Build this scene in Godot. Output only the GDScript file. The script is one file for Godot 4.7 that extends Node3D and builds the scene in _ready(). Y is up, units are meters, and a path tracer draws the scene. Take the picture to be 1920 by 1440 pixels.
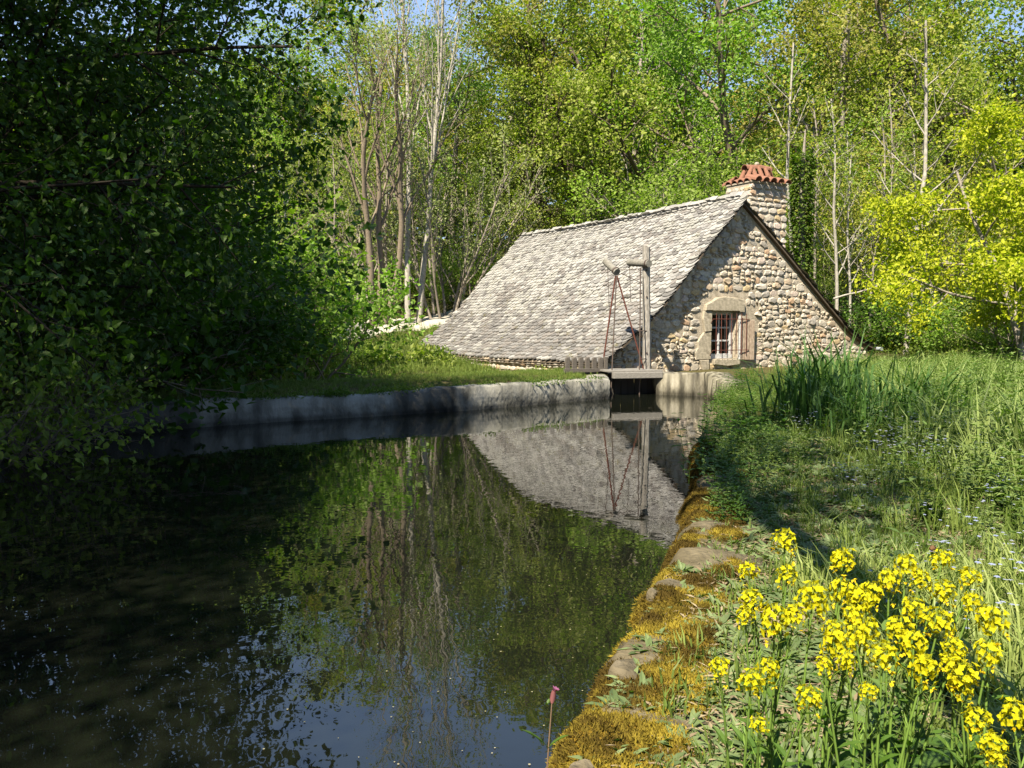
extends Node3D
# An old stone mill with a slate roof behind a still mill pond, in a spring wood.

class MB:
	var v := PackedVector3Array()
	var n := PackedVector3Array()
	var c := PackedColorArray()
	var flat := false            # true: no normals kept (leaves)
	func tri(a: Vector3, b: Vector3, d: Vector3, col: Color) -> void:
		v.append(a); v.append(b); v.append(d)
		c.append(col); c.append(col); c.append(col)
		if not flat:
			var m := (d - a).cross(b - a).normalized()
			n.append(m); n.append(m); n.append(m)
	func quad(a: Vector3, b: Vector3, d: Vector3, e: Vector3, col: Color) -> void:
		tri(a, b, d, col); tri(a, d, e, col)
	# a quad turned so that its front looks along OUT
	func face(a: Vector3, b: Vector3, d: Vector3, e: Vector3, out: Vector3, col: Color) -> void:
		if (d - a).cross(b - a).dot(out) >= 0.0:
			quad(a, b, d, e, col)
		else:
			quad(a, e, d, b, col)
	func tri_s(a: Vector3, b: Vector3, d: Vector3, na: Vector3, nb: Vector3, nd: Vector3, col: Color) -> void:
		v.append(a); v.append(b); v.append(d)
		c.append(col); c.append(col); c.append(col)
		if not flat:
			n.append(na); n.append(nb); n.append(nd)
	func box(t: Transform3D, s: Vector3, col: Color, bev := 0.0) -> void:
		var h := s * 0.5
		for ax in 3:
			for sg in [-1.0, 1.0]:
				var o := Vector3.ZERO; o[ax] = sg
				var u := Vector3.ZERO; u[(ax + 1) % 3] = h[(ax + 1) % 3] - bev
				var w := Vector3.ZERO; w[(ax + 2) % 3] = h[(ax + 2) % 3] - bev
				var p := o * h
				face(t * (p - u - w), t * (p + u - w), t * (p + u + w), t * (p - u + w), t.basis * o, col)
		if bev > 0.0:
			for ax in 3:
				var a1 := (ax + 1) % 3
				var a2 := (ax + 2) % 3
				for s1 in [-1.0, 1.0]:
					for s2 in [-1.0, 1.0]:
						var l := Vector3.ZERO; l[ax] = h[ax] - bev
						var p1 := Vector3.ZERO; p1[a1] = s1 * h[a1]; p1[a2] = s2 * (h[a2] - bev)
						var p2 := Vector3.ZERO; p2[a1] = s1 * (h[a1] - bev); p2[a2] = s2 * h[a2]
						var o2 := Vector3.ZERO; o2[a1] = s1; o2[a2] = s2
						face(t * (p1 - l), t * (p1 + l), t * (p2 + l), t * (p2 - l), t.basis * o2, col)
	func tube(pts: PackedVector3Array, rad: PackedFloat32Array, sides: int, col: Color, cap := false) -> void:
		var k := pts.size()
		var u := Vector3.ZERO
		var prev := PackedVector3Array()
		var prevn := PackedVector3Array()
		for i in k:
			var t := (pts[mini(i + 1, k - 1)] - pts[maxi(i - 1, 0)]).normalized()
			if i == 0:
				u = t.cross(Vector3.RIGHT if absf(t.x) < 0.8 else Vector3.UP).normalized()
			else:
				u = (u - t * u.dot(t)).normalized()
			var w := t.cross(u)
			var ring := PackedVector3Array()
			var rn := PackedVector3Array()
			for s in sides:
				var a := TAU * s / sides
				var m := u * cos(a) + w * sin(a)
				rn.append(m); ring.append(pts[i] + m * rad[i])
			if i > 0:
				for s in sides:
					var s2 := (s + 1) % sides
					tri_s(prev[s], ring[s2], prev[s2], prevn[s], rn[s2], prevn[s2], col)
					tri_s(prev[s], ring[s], ring[s2], prevn[s], rn[s], rn[s2], col)
			if cap and (i == 0 or i == k - 1):
				var out := t if i > 0 else -t
				for s in sides:
					var s2 := (s + 1) % sides
					if (ring[s2] - pts[i]).cross(ring[s] - pts[i]).dot(out) > 0.0:
						tri(pts[i], ring[s], ring[s2], col)
					else:
						tri(pts[i], ring[s2], ring[s], col)
			prev = ring; prevn = rn
	func bar(a: Vector3, b: Vector3, r: float, col: Color, sides := 6) -> void:
		tube(PackedVector3Array([a, b]), PackedFloat32Array([r, r]), sides, col, true)
	func leaf(p: Vector3, d: Vector3, up: Vector3, l: float, w: float, col: Color) -> void:
		var s := d.cross(up).normalized() * w * 0.5
		var f := s.cross(d).normalized() * w * 0.16
		var m := p + d * l * 0.45
		var e := p + d * l - f * 0.8
		tri(p, m + s + f, e, col); tri(p, e, m - s + f, col)
	func leaf6(p: Vector3, d: Vector3, up: Vector3, l: float, w: float, col: Color, fold := 0.18) -> void:
		var s := d.cross(up).normalized() * w * 0.5
		var f := s.cross(d).normalized() * w * fold
		var a := p + d * l * 0.3 + s * 0.92 + f
		var a2 := p + d * l * 0.3 - s * 0.92 + f
		var b := p + d * l * 0.68 + s * 0.72 + f * 0.6
		var b2 := p + d * l * 0.68 - s * 0.72 + f * 0.6
		var m := p + d * l * 0.5
		var e := p + d * l - f * 1.4
		tri(p, a, m, col); tri(a, b, m, col); tri(b, e, m, col)
		tri(p, m, a2, col); tri(a2, m, b2, col); tri(b2, m, e, col)
	func mesh() -> ArrayMesh:
		var a := []
		a.resize(Mesh.ARRAY_MAX)
		a[Mesh.ARRAY_VERTEX] = v
		a[Mesh.ARRAY_COLOR] = c
		if not flat:
			a[Mesh.ARRAY_NORMAL] = n
		var m := ArrayMesh.new()
		m.add_surface_from_arrays(Mesh.PRIMITIVE_TRIANGLES, a)
		return m

const UP := Vector3.UP
const WHITE := Color(1, 1, 1)
var rng := RandomNumberGenerator.new()
var names := {}
var M := {}
var noise := FastNoiseLite.new()
var pond := PackedVector2Array()

# ---------------------------------------------------------------- names and tags
func numbered(called: String) -> String:
	if not names.has(called):
		names[called] = 0
		return called
	names[called] += 1
	return "%s_%03d" % [called, names[called]]

func tag(o: Node, label: String, category: String, group := "", kind := "") -> Node:
	if label: o.set_meta("label", label)
	if category: o.set_meta("category", category)
	if group: o.set_meta("group", group)
	if kind: o.set_meta("kind", kind)
	return o

func thing(called: String, label: String, category: String, at := Vector3.ZERO, turn := 0.0, group := "") -> Node3D:
	var o := Node3D.new()
	o.name = numbered(called)
	add_child(o)
	o.position = at
	o.rotation.y = turn
	tag(o, label, category, group)
	return o

func part(called: String, m: Mesh, mat: Material, parent: Node, t := Transform3D()) -> MeshInstance3D:
	var o := MeshInstance3D.new()
	o.mesh = m
	if mat: o.set_surface_override_material(0, mat)
	o.transform = t
	o.name = called if parent != self else numbered(called)
	parent.add_child(o, true)
	return o

func struct(called: String, m: Mesh, mat: Material) -> MeshInstance3D:
	var o := part(called, m, mat, self)
	o.set_meta("kind", "structure")
	return o

func scatter(called: String, m: Mesh, mat: Material, places: Array[Transform3D], cols: PackedColorArray, parent: Node, label := "", category := "") -> MultiMeshInstance3D:
	var mm := MultiMesh.new()
	mm.transform_format = MultiMesh.TRANSFORM_3D
	mm.use_colors = true
	mm.mesh = m
	mm.instance_count = places.size()
	for i in places.size():
		mm.set_instance_transform(i, places[i])
		mm.set_instance_color(i, cols[i])
	var o := MultiMeshInstance3D.new()
	o.multimesh = mm
	o.material_override = mat
	o.name = numbered(called) if parent == self else called
	parent.add_child(o, true)
	tag(o, label, category, "", "stuff")
	return o

# ---------------------------------------------------------------- materials
func noise_tex(freq: float, lo: Color, hi: Color, seed_ := 1, oct := 4, mid = null, as_normal := false, kind := FastNoiseLite.TYPE_SIMPLEX_SMOOTH, size := 512) -> NoiseTexture2D:
	var t := NoiseTexture2D.new()
	t.width = size; t.height = size
	t.seamless = true
	var f := FastNoiseLite.new()
	f.noise_type = kind
	f.frequency = freq
	f.seed = seed_
	f.fractal_octaves = oct
	t.noise = f
	if as_normal:
		t.as_normal_map = true
		t.bump_strength = 6.0
	else:
		var g := Gradient.new()
		g.set_color(0, lo); g.set_color(1, hi)
		if mid != null: g.add_point(0.5, mid)
		g.set_offset(0, 0.15)
		g.set_offset(g.get_point_count() - 1, 0.85)
		t.color_ramp = g
	return t

func lin(r: float, g: float, b: float) -> Color:
	return Color(r, g, b).linear_to_srgb()

func solid(col: Color, rough := 0.85, tex: Texture2D = null, scale := Vector3.ONE, nrm: Texture2D = null, nscale := 1.0, spec := 0.3, vcol := true) -> StandardMaterial3D:
	var m := StandardMaterial3D.new()
	m.albedo_color = col.linear_to_srgb()
	m.roughness = rough
	m.metallic_specular = spec
	m.vertex_color_use_as_albedo = vcol
	if tex or nrm:
		m.uv1_triplanar = true
		m.uv1_world_triplanar = true
		m.uv1_scale = scale
	if tex: m.albedo_texture = tex
	if nrm:
		m.normal_enabled = true
		m.normal_texture = nrm
		m.normal_scale = nscale
	return m

func leafy(tint: Color, back := Color(0.85, 1.0, 0.35), rough := 0.5, spec := 0.35) -> StandardMaterial3D:
	var m := solid(tint, rough, null, Vector3.ONE, null, 1.0, spec)
	m.backlight_enabled = true
	m.backlight = back
	m.cull_mode = BaseMaterial3D.CULL_DISABLED
	return m

func make_materials() -> void:
	var grain := noise_tex(0.02, lin(0.55, 0.55, 0.55), lin(1, 1, 1), 3, 5)
	var blotch := noise_tex(0.008, lin(0.5, 0.5, 0.48), lin(1, 1, 1), 7, 5)
	var stain := noise_tex(0.006, lin(0.25, 0.25, 0.24), lin(1, 1, 1), 11, 5, lin(0.75, 0.75, 0.74))
	var rough_n := noise_tex(0.03, WHITE, WHITE, 5, 5, null, true)
	var wood := noise_tex(0.03, lin(0.25, 0.235, 0.21), lin(1, 1, 1), 13, 4)
	M.grain = grain
	M.mortar = solid(Color(0.4, 0.345, 0.27), 0.95, blotch, Vector3.ONE * 1.6, rough_n, 1.2, 0.15)
	M.stone = []
	for col in [Color(0.42, 0.37, 0.295), Color(0.46, 0.405, 0.33), Color(0.36, 0.325, 0.275), Color(0.42, 0.335, 0.245), Color(0.49, 0.445, 0.375), Color(0.41, 0.285, 0.19), Color(0.37, 0.34, 0.3), Color(0.45, 0.35, 0.21), Color(0.5, 0.415, 0.35)]:
		M.stone.append(solid(col, 0.9, grain, Vector3.ONE * 2.3, rough_n, 0.9, 0.2))
	M.dressed = solid(Color(0.37, 0.325, 0.25), 0.92, blotch, Vector3.ONE * 2.0, rough_n, 0.7, 0.2)
	M.slate = []
	for col in [Color(0.235, 0.226, 0.21), Color(0.285, 0.275, 0.256), Color(0.19, 0.182, 0.17), Color(0.31, 0.3, 0.278), Color(0.188, 0.172, 0.155), Color(0.135, 0.129, 0.12), Color(0.262, 0.252, 0.225)]:
		M.slate.append(solid(col, 0.8, grain, Vector3.ONE * 1.7, rough_n, 0.5, 0.3))
	M.slate_any = solid(WHITE, 0.8, grain, Vector3.ONE * 1.7, rough_n, 0.5, 0.3)
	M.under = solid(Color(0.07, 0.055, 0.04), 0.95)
	M.plaster = solid(Color(0.25, 0.24, 0.215), 0.93, stain, Vector3(0.9, 0.32, 0.9), rough_n, 0.8, 0.2)
	var streak := noise_tex(0.012, lin(0.1, 0.1, 0.1), lin(1, 1, 1), 17, 5, lin(0.55, 0.54, 0.5))
	M.concrete = solid(Color(0.27, 0.25, 0.21), 0.93, streak, Vector3(0.9, 0.12, 0.9), rough_n, 0.8, 0.2)
	M.edge = solid(Color(0.125, 0.105, 0.07), 0.95, blotch, Vector3.ONE * 1.5, rough_n, 1.4, 0.15)
	M.old_wood = solid(Color(0.37, 0.35, 0.32), 0.88, wood, Vector3(6.0, 0.3, 6.0), rough_n, 0.6, 0.2)
	M.dark_wood = solid(Color(0.15, 0.135, 0.12), 0.9, wood, Vector3(4, 4, 0.6), rough_n, 0.35, 0.2)
	M.log = solid(Color(0.2, 0.19, 0.165), 0.9, blotch, Vector3.ONE * 3.0, rough_n, 0.5, 0.2)
	M.rust = solid(Color(0.105, 0.038, 0.027), 0.75, grain, Vector3.ONE * 4.0, null, 1, 0.3)
	M.iron = solid(Color(0.055, 0.04, 0.032), 0.7, null, Vector3.ONE, null, 1, 0.35)
	M.terracotta = solid(Color(0.235, 0.115, 0.075), 0.85, grain, Vector3.ONE * 3.0, rough_n, 0.3, 0.25)
	M.white_paint = solid(Color(0.48, 0.48, 0.48), 0.6, grain, Vector3.ONE * 2.0)
	M.raw_wood = solid(Color(0.45, 0.36, 0.285), 0.8, wood, Vector3(5, 0.4, 5), null, 1, 0.25)
	M.pane = StandardMaterial3D.new()
	M.pane.albedo_color = Color(0.03, 0.03, 0.035)
	M.pane.roughness = 0.06
	M.bark_dark = solid(Color(0.12, 0.098, 0.072), 0.95, grain, Vector3(3, 0.9, 3), rough_n, 0.8, 0.15)
	M.bark_black = solid(Color(0.04, 0.034, 0.026), 0.95, grain, Vector3(3, 0.9, 3), rough_n, 0.8, 0.1)
	M.bark_brown = solid(Color(0.21, 0.17, 0.125), 0.95, grain, Vector3(3, 0.9, 3), rough_n, 0.8, 0.15)
	M.bark_pale = solid(Color(0.35, 0.325, 0.28), 0.92, blotch, Vector3(2.2, 1.2, 2.2), rough_n, 0.4, 0.15)
	M.bark_grey = solid(Color(0.27, 0.235, 0.195), 0.92, grain, Vector3(2.4, 1.2, 2.4), null, 1, 0.15)
	M.leaf = leafy(WHITE)
	M.leaf_warm = leafy(Color(1.18, 1.04, 0.85))
	M.leaf_dim = leafy(Color(0.92, 0.96, 0.88))
	M.leaf_bronze = leafy(Color(1.15, 0.86, 0.85))
	M.leaf_fresh = leafy(Color(0.9, 1.1, 0.9))
	M.grass = leafy(WHITE, Color(0.7, 0.85, 0.3), 0.5, 0.3)
	M.petal = leafy(WHITE, Color(1.0, 0.96, 0.3), 0.6, 0.2)
	M.moss = solid(WHITE, 0.95, null, Vector3.ONE, null, 1, 0.1)
	M.moss.backlight_enabled = true
	M.moss.backlight = Color(0.6, 0.5, 0.15)
	M.ground = solid(WHITE, 0.97, noise_tex(0.03, lin(0.55, 0.5, 0.42), lin(1, 1, 1), 23, 5), Vector3.ONE * 0.9, rough_n, 1.3, 0.1)
	M.gravel = solid(Color(0.4, 0.37, 0.31), 0.95, noise_tex(0.06, lin(0.7, 0.7, 0.7), WHITE, 27, 4), Vector3.ONE * 1.2, rough_n, 0.8, 0.15)
	M.water = solid(Color(0.005, 0.006, 0.0038), 0.01, null, Vector3(0.55, 0.55, 0.55), noise_tex(0.012, WHITE, WHITE, 31, 3, null, true), 0.022, 0.58, false)

# ---------------------------------------------------------------- terrain
func pond_distance(x: float, z: float) -> float:
	var p := Vector2(x, z)
	var best := 1e9
	var k := pond.size()
	var inside := false
	var j := k - 1
	for i in k:
		var a := pond[j]
		var b := pond[i]
		var ab := b - a
		var t := clampf((p - a).dot(ab) / ab.length_squared(), 0.0, 1.0)
		best = minf(best, (a + ab * t).distance_squared_to(p))
		if (b.y > z) != (a.y > z) and x < (a.x - b.x) * (z - b.y) / (a.y - b.y) + b.x:
			inside = not inside
		j = i
	return -sqrt(best) if inside else sqrt(best)

func ground_at(x: float, z: float, d: float) -> float:
	if d < 0.46:
		return lerpf(-0.9, 0.37, clampf((d - 0.12) / 0.34, 0.0, 1.0))
	var h := lerpf(0.37, 0.43, clampf((d - 0.46) / 0.15, 0.0, 1.0))
	var deep := -z
	for s in [[25.0, 33.0, 0.55], [33.0, 40.0, 1.2], [40.0, 50.0, 2.3], [50.0, 64.0, 3.6], [64.0, 90.0, 2.0]]:
		h += clampf((deep - s[0]) / (s[1] - s[0]), 0.0, 1.0) * s[2]
	if x < 2.4 and z < -12.5:                              # the berm behind the far wall, lower again at the house
		h += 0.09 * smoothstep(0.25, 1.3, d) * (1.0 - smoothstep(2.2, 3.8, d) * (1.0 if deep < 30.0 else 0.6))
		h -= 0.27 * smoothstep(2.2, 4.2, d) * (1.0 - smoothstep(28.0, 36.0, deep))
	h += clampf((-7.2 - x) * 0.22, 0.0, 4.0) * (1.0 - smoothstep(26.0, 36.0, deep) * 0.8)
	if d > 0.5:
		h += noise.get_noise_2d(x * 9.0, z * 9.0) * 0.05 + noise.get_noise_2d(x * 1.5 + 50.0, z * 1.5) * (0.05 + 0.5 * smoothstep(26.0, 45.0, deep))
		h += 0.16 * smoothstep(0.5, 2.5, d) * smoothstep(5.0, 9.0, x) * smoothstep(6.0, 12.0, deep) * (1.0 - smoothstep(19.0, 23.0, deep))
	return h

func ground_height(x: float, z: float) -> float:
	return ground_at(x, z, pond_distance(x, z))

func on_ground(x: float, z: float) -> Vector3:
	return Vector3(x, ground_height(x, z), z)

const HOUSE_AT := Vector3(6.451, 0, -24.596)
const HOUSE_TURN := 0.5043
func in_house(x: float, z: float, margin := 0.1) -> bool:
	var q := Vector3(x - HOUSE_AT.x, 0, z - HOUSE_AT.z).rotated(UP, -HOUSE_TURN)
	return q.x > -4.75 - margin and q.x < 5.7 + margin and q.z < margin and q.z > -12.3 - margin

func path_distance(x: float, z: float) -> float:
	var mid := -37.2 - 0.42 * (x + 4.0) + 0.4 * sin(x * 0.4)
	return absf(z - mid)

func make_ground() -> void:
	var xs := PackedFloat32Array()
	var zs := PackedFloat32Array()
	for x in [-260.0, -160.0, -100.0, -70.0, -50.0, -38.0, -30.0, -24.0, -20.0, -17.0, -14.5, -12.5, -11.0]: xs.append(x)
	var x := -10.0
	while x < 9.0: xs.append(x); x += 0.2
	while x < 20.0: xs.append(x); x += 0.6
	for y in [22.0, 25.0, 30.0, 38.0, 50.0, 70.0, 100.0, 160.0, 260.0]: xs.append(y)
	for y in [120.0, 70.0, 40.0, 24.0, 15.0, 11.0, 9.0]: zs.append(y)
	var z := 7.6
	while z > -24.0: zs.append(z); z -= 0.2
	while z > -62.0: zs.append(z); z -= 0.9
	for y in [-66.0, -72.0, -80.0, -92.0, -110.0, -140.0, -190.0, -280.0]: zs.append(y)
	var st := SurfaceTool.new()
	st.begin(Mesh.PRIMITIVE_TRIANGLES)
	for j in zs.size():
		for i in xs.size():
			var d := pond_distance(xs[i], zs[j])
			var h := ground_at(xs[i], zs[j], d)
			var w := noise.get_noise_2d(xs[i] * 4.0 + 9.0, zs[j] * 4.0) * 0.5 + 0.5
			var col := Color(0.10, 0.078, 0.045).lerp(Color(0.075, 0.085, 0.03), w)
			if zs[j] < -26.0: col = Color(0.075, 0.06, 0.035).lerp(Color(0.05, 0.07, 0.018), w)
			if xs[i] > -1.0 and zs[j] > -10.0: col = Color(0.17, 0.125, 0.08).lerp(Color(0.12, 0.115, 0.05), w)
			st.set_color(col)
			st.add_vertex(Vector3(xs[i], h, zs[j]))
	var k := xs.size()
	for j in zs.size() - 1:
		for i in k - 1:
			var a := j * k + i
			for q in [a, a + k, a + 1, a + 1, a + k, a + k + 1]: st.add_index(q)
	st.generate_normals()
	# the rows run away from +z, so the order above faces down; flip by indexing
	struct("ground", st.commit(), M.ground)
	# the gravel path behind the mill
	var ps := SurfaceTool.new()
	ps.begin(Mesh.PRIMITIVE_TRIANGLES)
	var cols := 7
	var rows := 60
	for i in rows + 1:
		var px := -13.0 + 26.0 * i / rows
		var mid := -37.2 - 0.42 * (px + 4.0) + 0.4 * sin(px * 0.4)
		for j in cols:
			var pz := mid + 2.6 - 5.2 * j / (cols - 1) + noise.get_noise_2d(px * 20.0, j * 40.0) * 0.35
			ps.set_color(WHITE)
			ps.add_vertex(Vector3(px, ground_height(px, pz) + (0.12 if j > 0 and j < cols - 1 else -0.1), pz))
	for i in rows:
		for j in cols - 1:
			var a := i * cols + j
			for q in [a, a + 1, a + cols, a + 1, a + cols + 1, a + cols]: ps.add_index(q)
	ps.generate_normals()
	struct("gravel_path", ps.commit(), M.gravel)

# ---------------------------------------------------------------- pond walls
# A wall along a line of points (x, z), the water to the left of the walking direction.
func bank_wall(pts: Array, tops: Array, thick: float, bump: float, col: Color, step := 0.12) -> ArrayMesh:
	var line := PackedVector3Array()     # x, top, z
	for i in pts.size() - 1:
		var a := Vector3(pts[i].x, tops[i], pts[i].y)
		var b := Vector3(pts[i + 1].x, tops[i + 1], pts[i + 1].y)
		var k := maxi(1, int(a.distance_to(b) / step))
		for j in k:
			line.append(a.lerp(b, float(j) / k))
	line.append(Vector3(pts[-1].x, tops[-1], pts[-1].y))
	var rows := [[0.0, -1.0], [0.0, -0.05], [0.0, 0.05], [0.0, 0.12], [0.0, 0.22], [0.0, -9.0], [0.05, -8.0], [0.16, -7.5], [thick, -7.2], [thick, -1.0]]
	var st := SurfaceTool.new()
	st.begin(Mesh.PRIMITIVE_TRIANGLES)
	for i in line.size():
		var t := (line[mini(i + 1, line.size() - 1)] - line[maxi(i - 1, 0)])
		t.y = 0
		t = t.normalized()
		var out := Vector3(t.z, 0, -t.x)         # away from the water
		for r in rows.size():
			var top := line[i].y + noise.get_noise_2d(line[i].x * 14.0, line[i].z * 14.0) * bump * 1.3
			var y: float = rows[r][1]
			if y == -9.0: y = top - 0.05
			elif y == -8.0: y = top - 0.01
			elif y == -7.5: y = top
			elif y == -7.2: y = top - 0.03
			var o: float = rows[r][0]
			var p := Vector3(line[i].x, y, line[i].z) + out * o
			if r > 0 and r < 8:
				p += out * (noise.get_noise_3d(p.x * 11.0, y * 24.0, p.z * 11.0) * bump + noise.get_noise_3d(p.x * 40.0, y * 55.0, p.z * 40.0) * bump * 0.5)
			var wet := 1.0 - 0.6 * (1.0 - smoothstep(0.04, 0.17, y + noise.get_noise_2d(p.x * 12.0, p.z * 12.0) * 0.1))      # dark algae along the waterline
			var along := line[i].x * 0.8 + line[i].z * 0.6
			wet *= 1.0 - 0.62 * smoothstep(0.16, 0.42, noise.get_noise_1d(along * 9.0)) * (1.0 if r < 7 else 0.4)      # old run-off stains
			if fposmod(along + noise.get_noise_1d(y * 9.0) * 0.06, 1.37) < 0.05: wet *= 0.45                            # joints
			st.set_color(col * Color(wet, wet, wet * 0.95))
			st.add_vertex(p)
	var k2 := rows.size()
	for i in line.size() - 1:
		for r in k2 - 1:
			var a := i * k2 + r
			for q in [a, a + 1, a + k2, a + 1, a + k2 + 1, a + k2]: st.add_index(q)
	st.generate_normals()
	return st.commit()

func make_pond() -> void:
	var st := MB.new()
	var ring := Geometry2D.triangulate_polygon(pond)
	for i in range(0, ring.size(), 3):
		var a := pond[ring[i]]
		var b := pond[ring[i + 1]]
		var d := pond[ring[i + 2]]
		var q := [Vector3(a.x, 0, a.y), Vector3(b.x, 0, b.y), Vector3(d.x, 0, d.y)]
		if (q[2] - q[0]).cross(q[1] - q[0]).y > 0: st.tri(q[0], q[1], q[2], WHITE)
		else: st.tri(q[0], q[2], q[1], WHITE)
	struct("water", st.mesh(), M.water)
	var far := [Vector2(2.25, -19.6), Vector2(-0.75, -16.96), Vector2(-2.58, -15.77), Vector2(-4.19, -14.82), Vector2(-5.62, -13.76), Vector2(-6.4, -13.0), Vector2(-6.8, -11), Vector2(-7.0, -8.0), Vector2(-6.9, 0.0), Vector2(-6.9, 6.0)]
	far.reverse()
	tag(part("pond_wall", bank_wall(far, [0.42, 0.42, 0.42, 0.42, 0.44, 0.46, 0.44, 0.42, 0.5, 0.48], 0.55, 0.028, WHITE), M.plaster, self), "long rough grey plastered wall along the far side of the pond under the grass", "wall")
	var pier := [Vector2(2.3, -20.5), Vector2(2.25, -19.6)]
	pier.reverse()
	pier = [Vector2(2.25, -19.6), Vector2(2.32, -20.9)]
	tag(part("sluice_pier", bank_wall(pier, [0.48, 0.48], 0.5, 0.05, WHITE), M.plaster, self), "short grey wall end beside the dark sluice opening below the palings", "wall")
	tag(part("dam_wall", bank_wall([Vector2(3.5, -21.6), Vector2(3.52, -20.75), Vector2(4.57, -20.25)], [0.52, 0.53, 0.56], 0.7, 0.03, WHITE), M.concrete, self), "black streaked concrete dam wall between the sluice and the bank", "wall")
	tag(part("return_wall", bank_wall([Vector2(4.57, -20.25), Vector2(4.72, -17.9)], [0.56, 0.4], 0.6, 0.06, Color(1.1, 1.05, 0.95)), M.concrete, self), "pale crumbling wall at the far corner of the bank below the window", "wall")
	var near := []
	var tops := []
	for q in [[4.72, -17.9], [3.9, -15.6], [3.3, -13.8], [2.75, -12.0], [2.06, -9.37], [1.57, -7.09], [1.14, -5.47], [0.79, -4.44], [0.58, -3.77], [0.38, -3.28], [0.27, -2.93], [0.17, -2.5], [0.1, -1.8], [-0.15, -0.8], [-0.5, 0.5], [-1.0, 3.0], [-1.5, 6.0]]:
		near.append(Vector2(q[0], q[1])); tops.append(0.4)
	tag(part("bank_edge", bank_wall(near, tops, 0.5, 0.06, WHITE), M.edge, self), "low old stone edge of the near bank, overgrown with golden moss", "wall")

# ---------------------------------------------------------------- the mill
var profile := {}
func prof_y(x: float) -> float:
	var p: PackedVector2Array = profile.all
	for i in p.size() - 1:
		if x <= p[i + 1].x:
			return lerpf(p[i].y, p[i + 1].y, (x - p[i].x) / (p[i + 1].x - p[i].x))
	return p[-1].y

func ridge_sag(z: float) -> float:
	return -0.07 * sin(PI * clampf(-z / 12.2, 0.0, 1.0))

func stone_mesh(sd: int) -> ArrayMesh:
	rng.seed = sd
	var k := rng.randi_range(6, 9)
	var rp := rng.randf_range(3.0, 7.0)
	var st := SurfaceTool.new()
	st.begin(Mesh.PRIMITIVE_TRIANGLES)
	st.set_smooth_group(-1)
	var outer := PackedVector3Array()
	var mid := PackedVector3Array()
	var front := PackedVector3Array()
	for i in k:
		var a := TAU * (i + rng.randf_range(-0.3, 0.3)) / k + 0.39
		var ca := cos(a)
		var sa := sin(a)
		var sq := 1.0 / pow(pow(absf(ca), rp) + pow(absf(sa), rp), 1.0 / rp)
		var r := 0.5 * sq * rng.randf_range(0.84, 1.08)
		var fr := rng.randf_range(0.66, 0.88)
		outer.append(Vector3(ca * r, sa * r, -0.6))
		mid.append(Vector3(ca * r * 0.97, sa * r * 0.97, rng.randf_range(0.1, 0.4)))
		front.append(Vector3(ca * r * fr, sa * r * fr, rng.randf_range(0.66, 1.05)))
	var top := Vector3(rng.randf_range(-0.12, 0.12), rng.randf_range(-0.12, 0.12), rng.randf_range(0.85, 1.1))
	for i in k:
		var j := (i + 1) % k
		for t in [[outer[i], mid[i], outer[j]], [outer[j], mid[i], mid[j]], [mid[i], front[i], mid[j]], [mid[j], front[i], front[j]], [front[i], top, front[j]]]:
			for q in t:
				st.set_color(WHITE)
				st.set_smooth_group(-1)
				st.add_vertex(q)
	st.generate_normals()
	return st.commit()

func lay_stones(parent: Node, metas: Array, meshes: Array, most: int, rest_name: String) -> void:
	# metas: [transform, size]; the largest become parts, the rest one part
	metas.sort_custom(func(a, b): return a[1] > b[1])
	var rest := SurfaceTool.new()
	rest.begin(Mesh.PRIMITIVE_TRIANGLES)
	var any := false
	for i in metas.size():
		var m: ArrayMesh = meshes[rng.randi() % meshes.size()]
		if i < most:
			var pick := rng.randi() % 9
			if pick in [5, 7] and rng.randf() < 0.45: pick = 4
			part("stone", m, M.stone[pick], parent, metas[i][0])
		else:
			rest.append_from(m, 0, metas[i][0])
			any = true
	if any:
		var o := part(rest_name, rest.commit(), M.stone[0], parent)
		o.set_meta("kind", "stuff")

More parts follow.
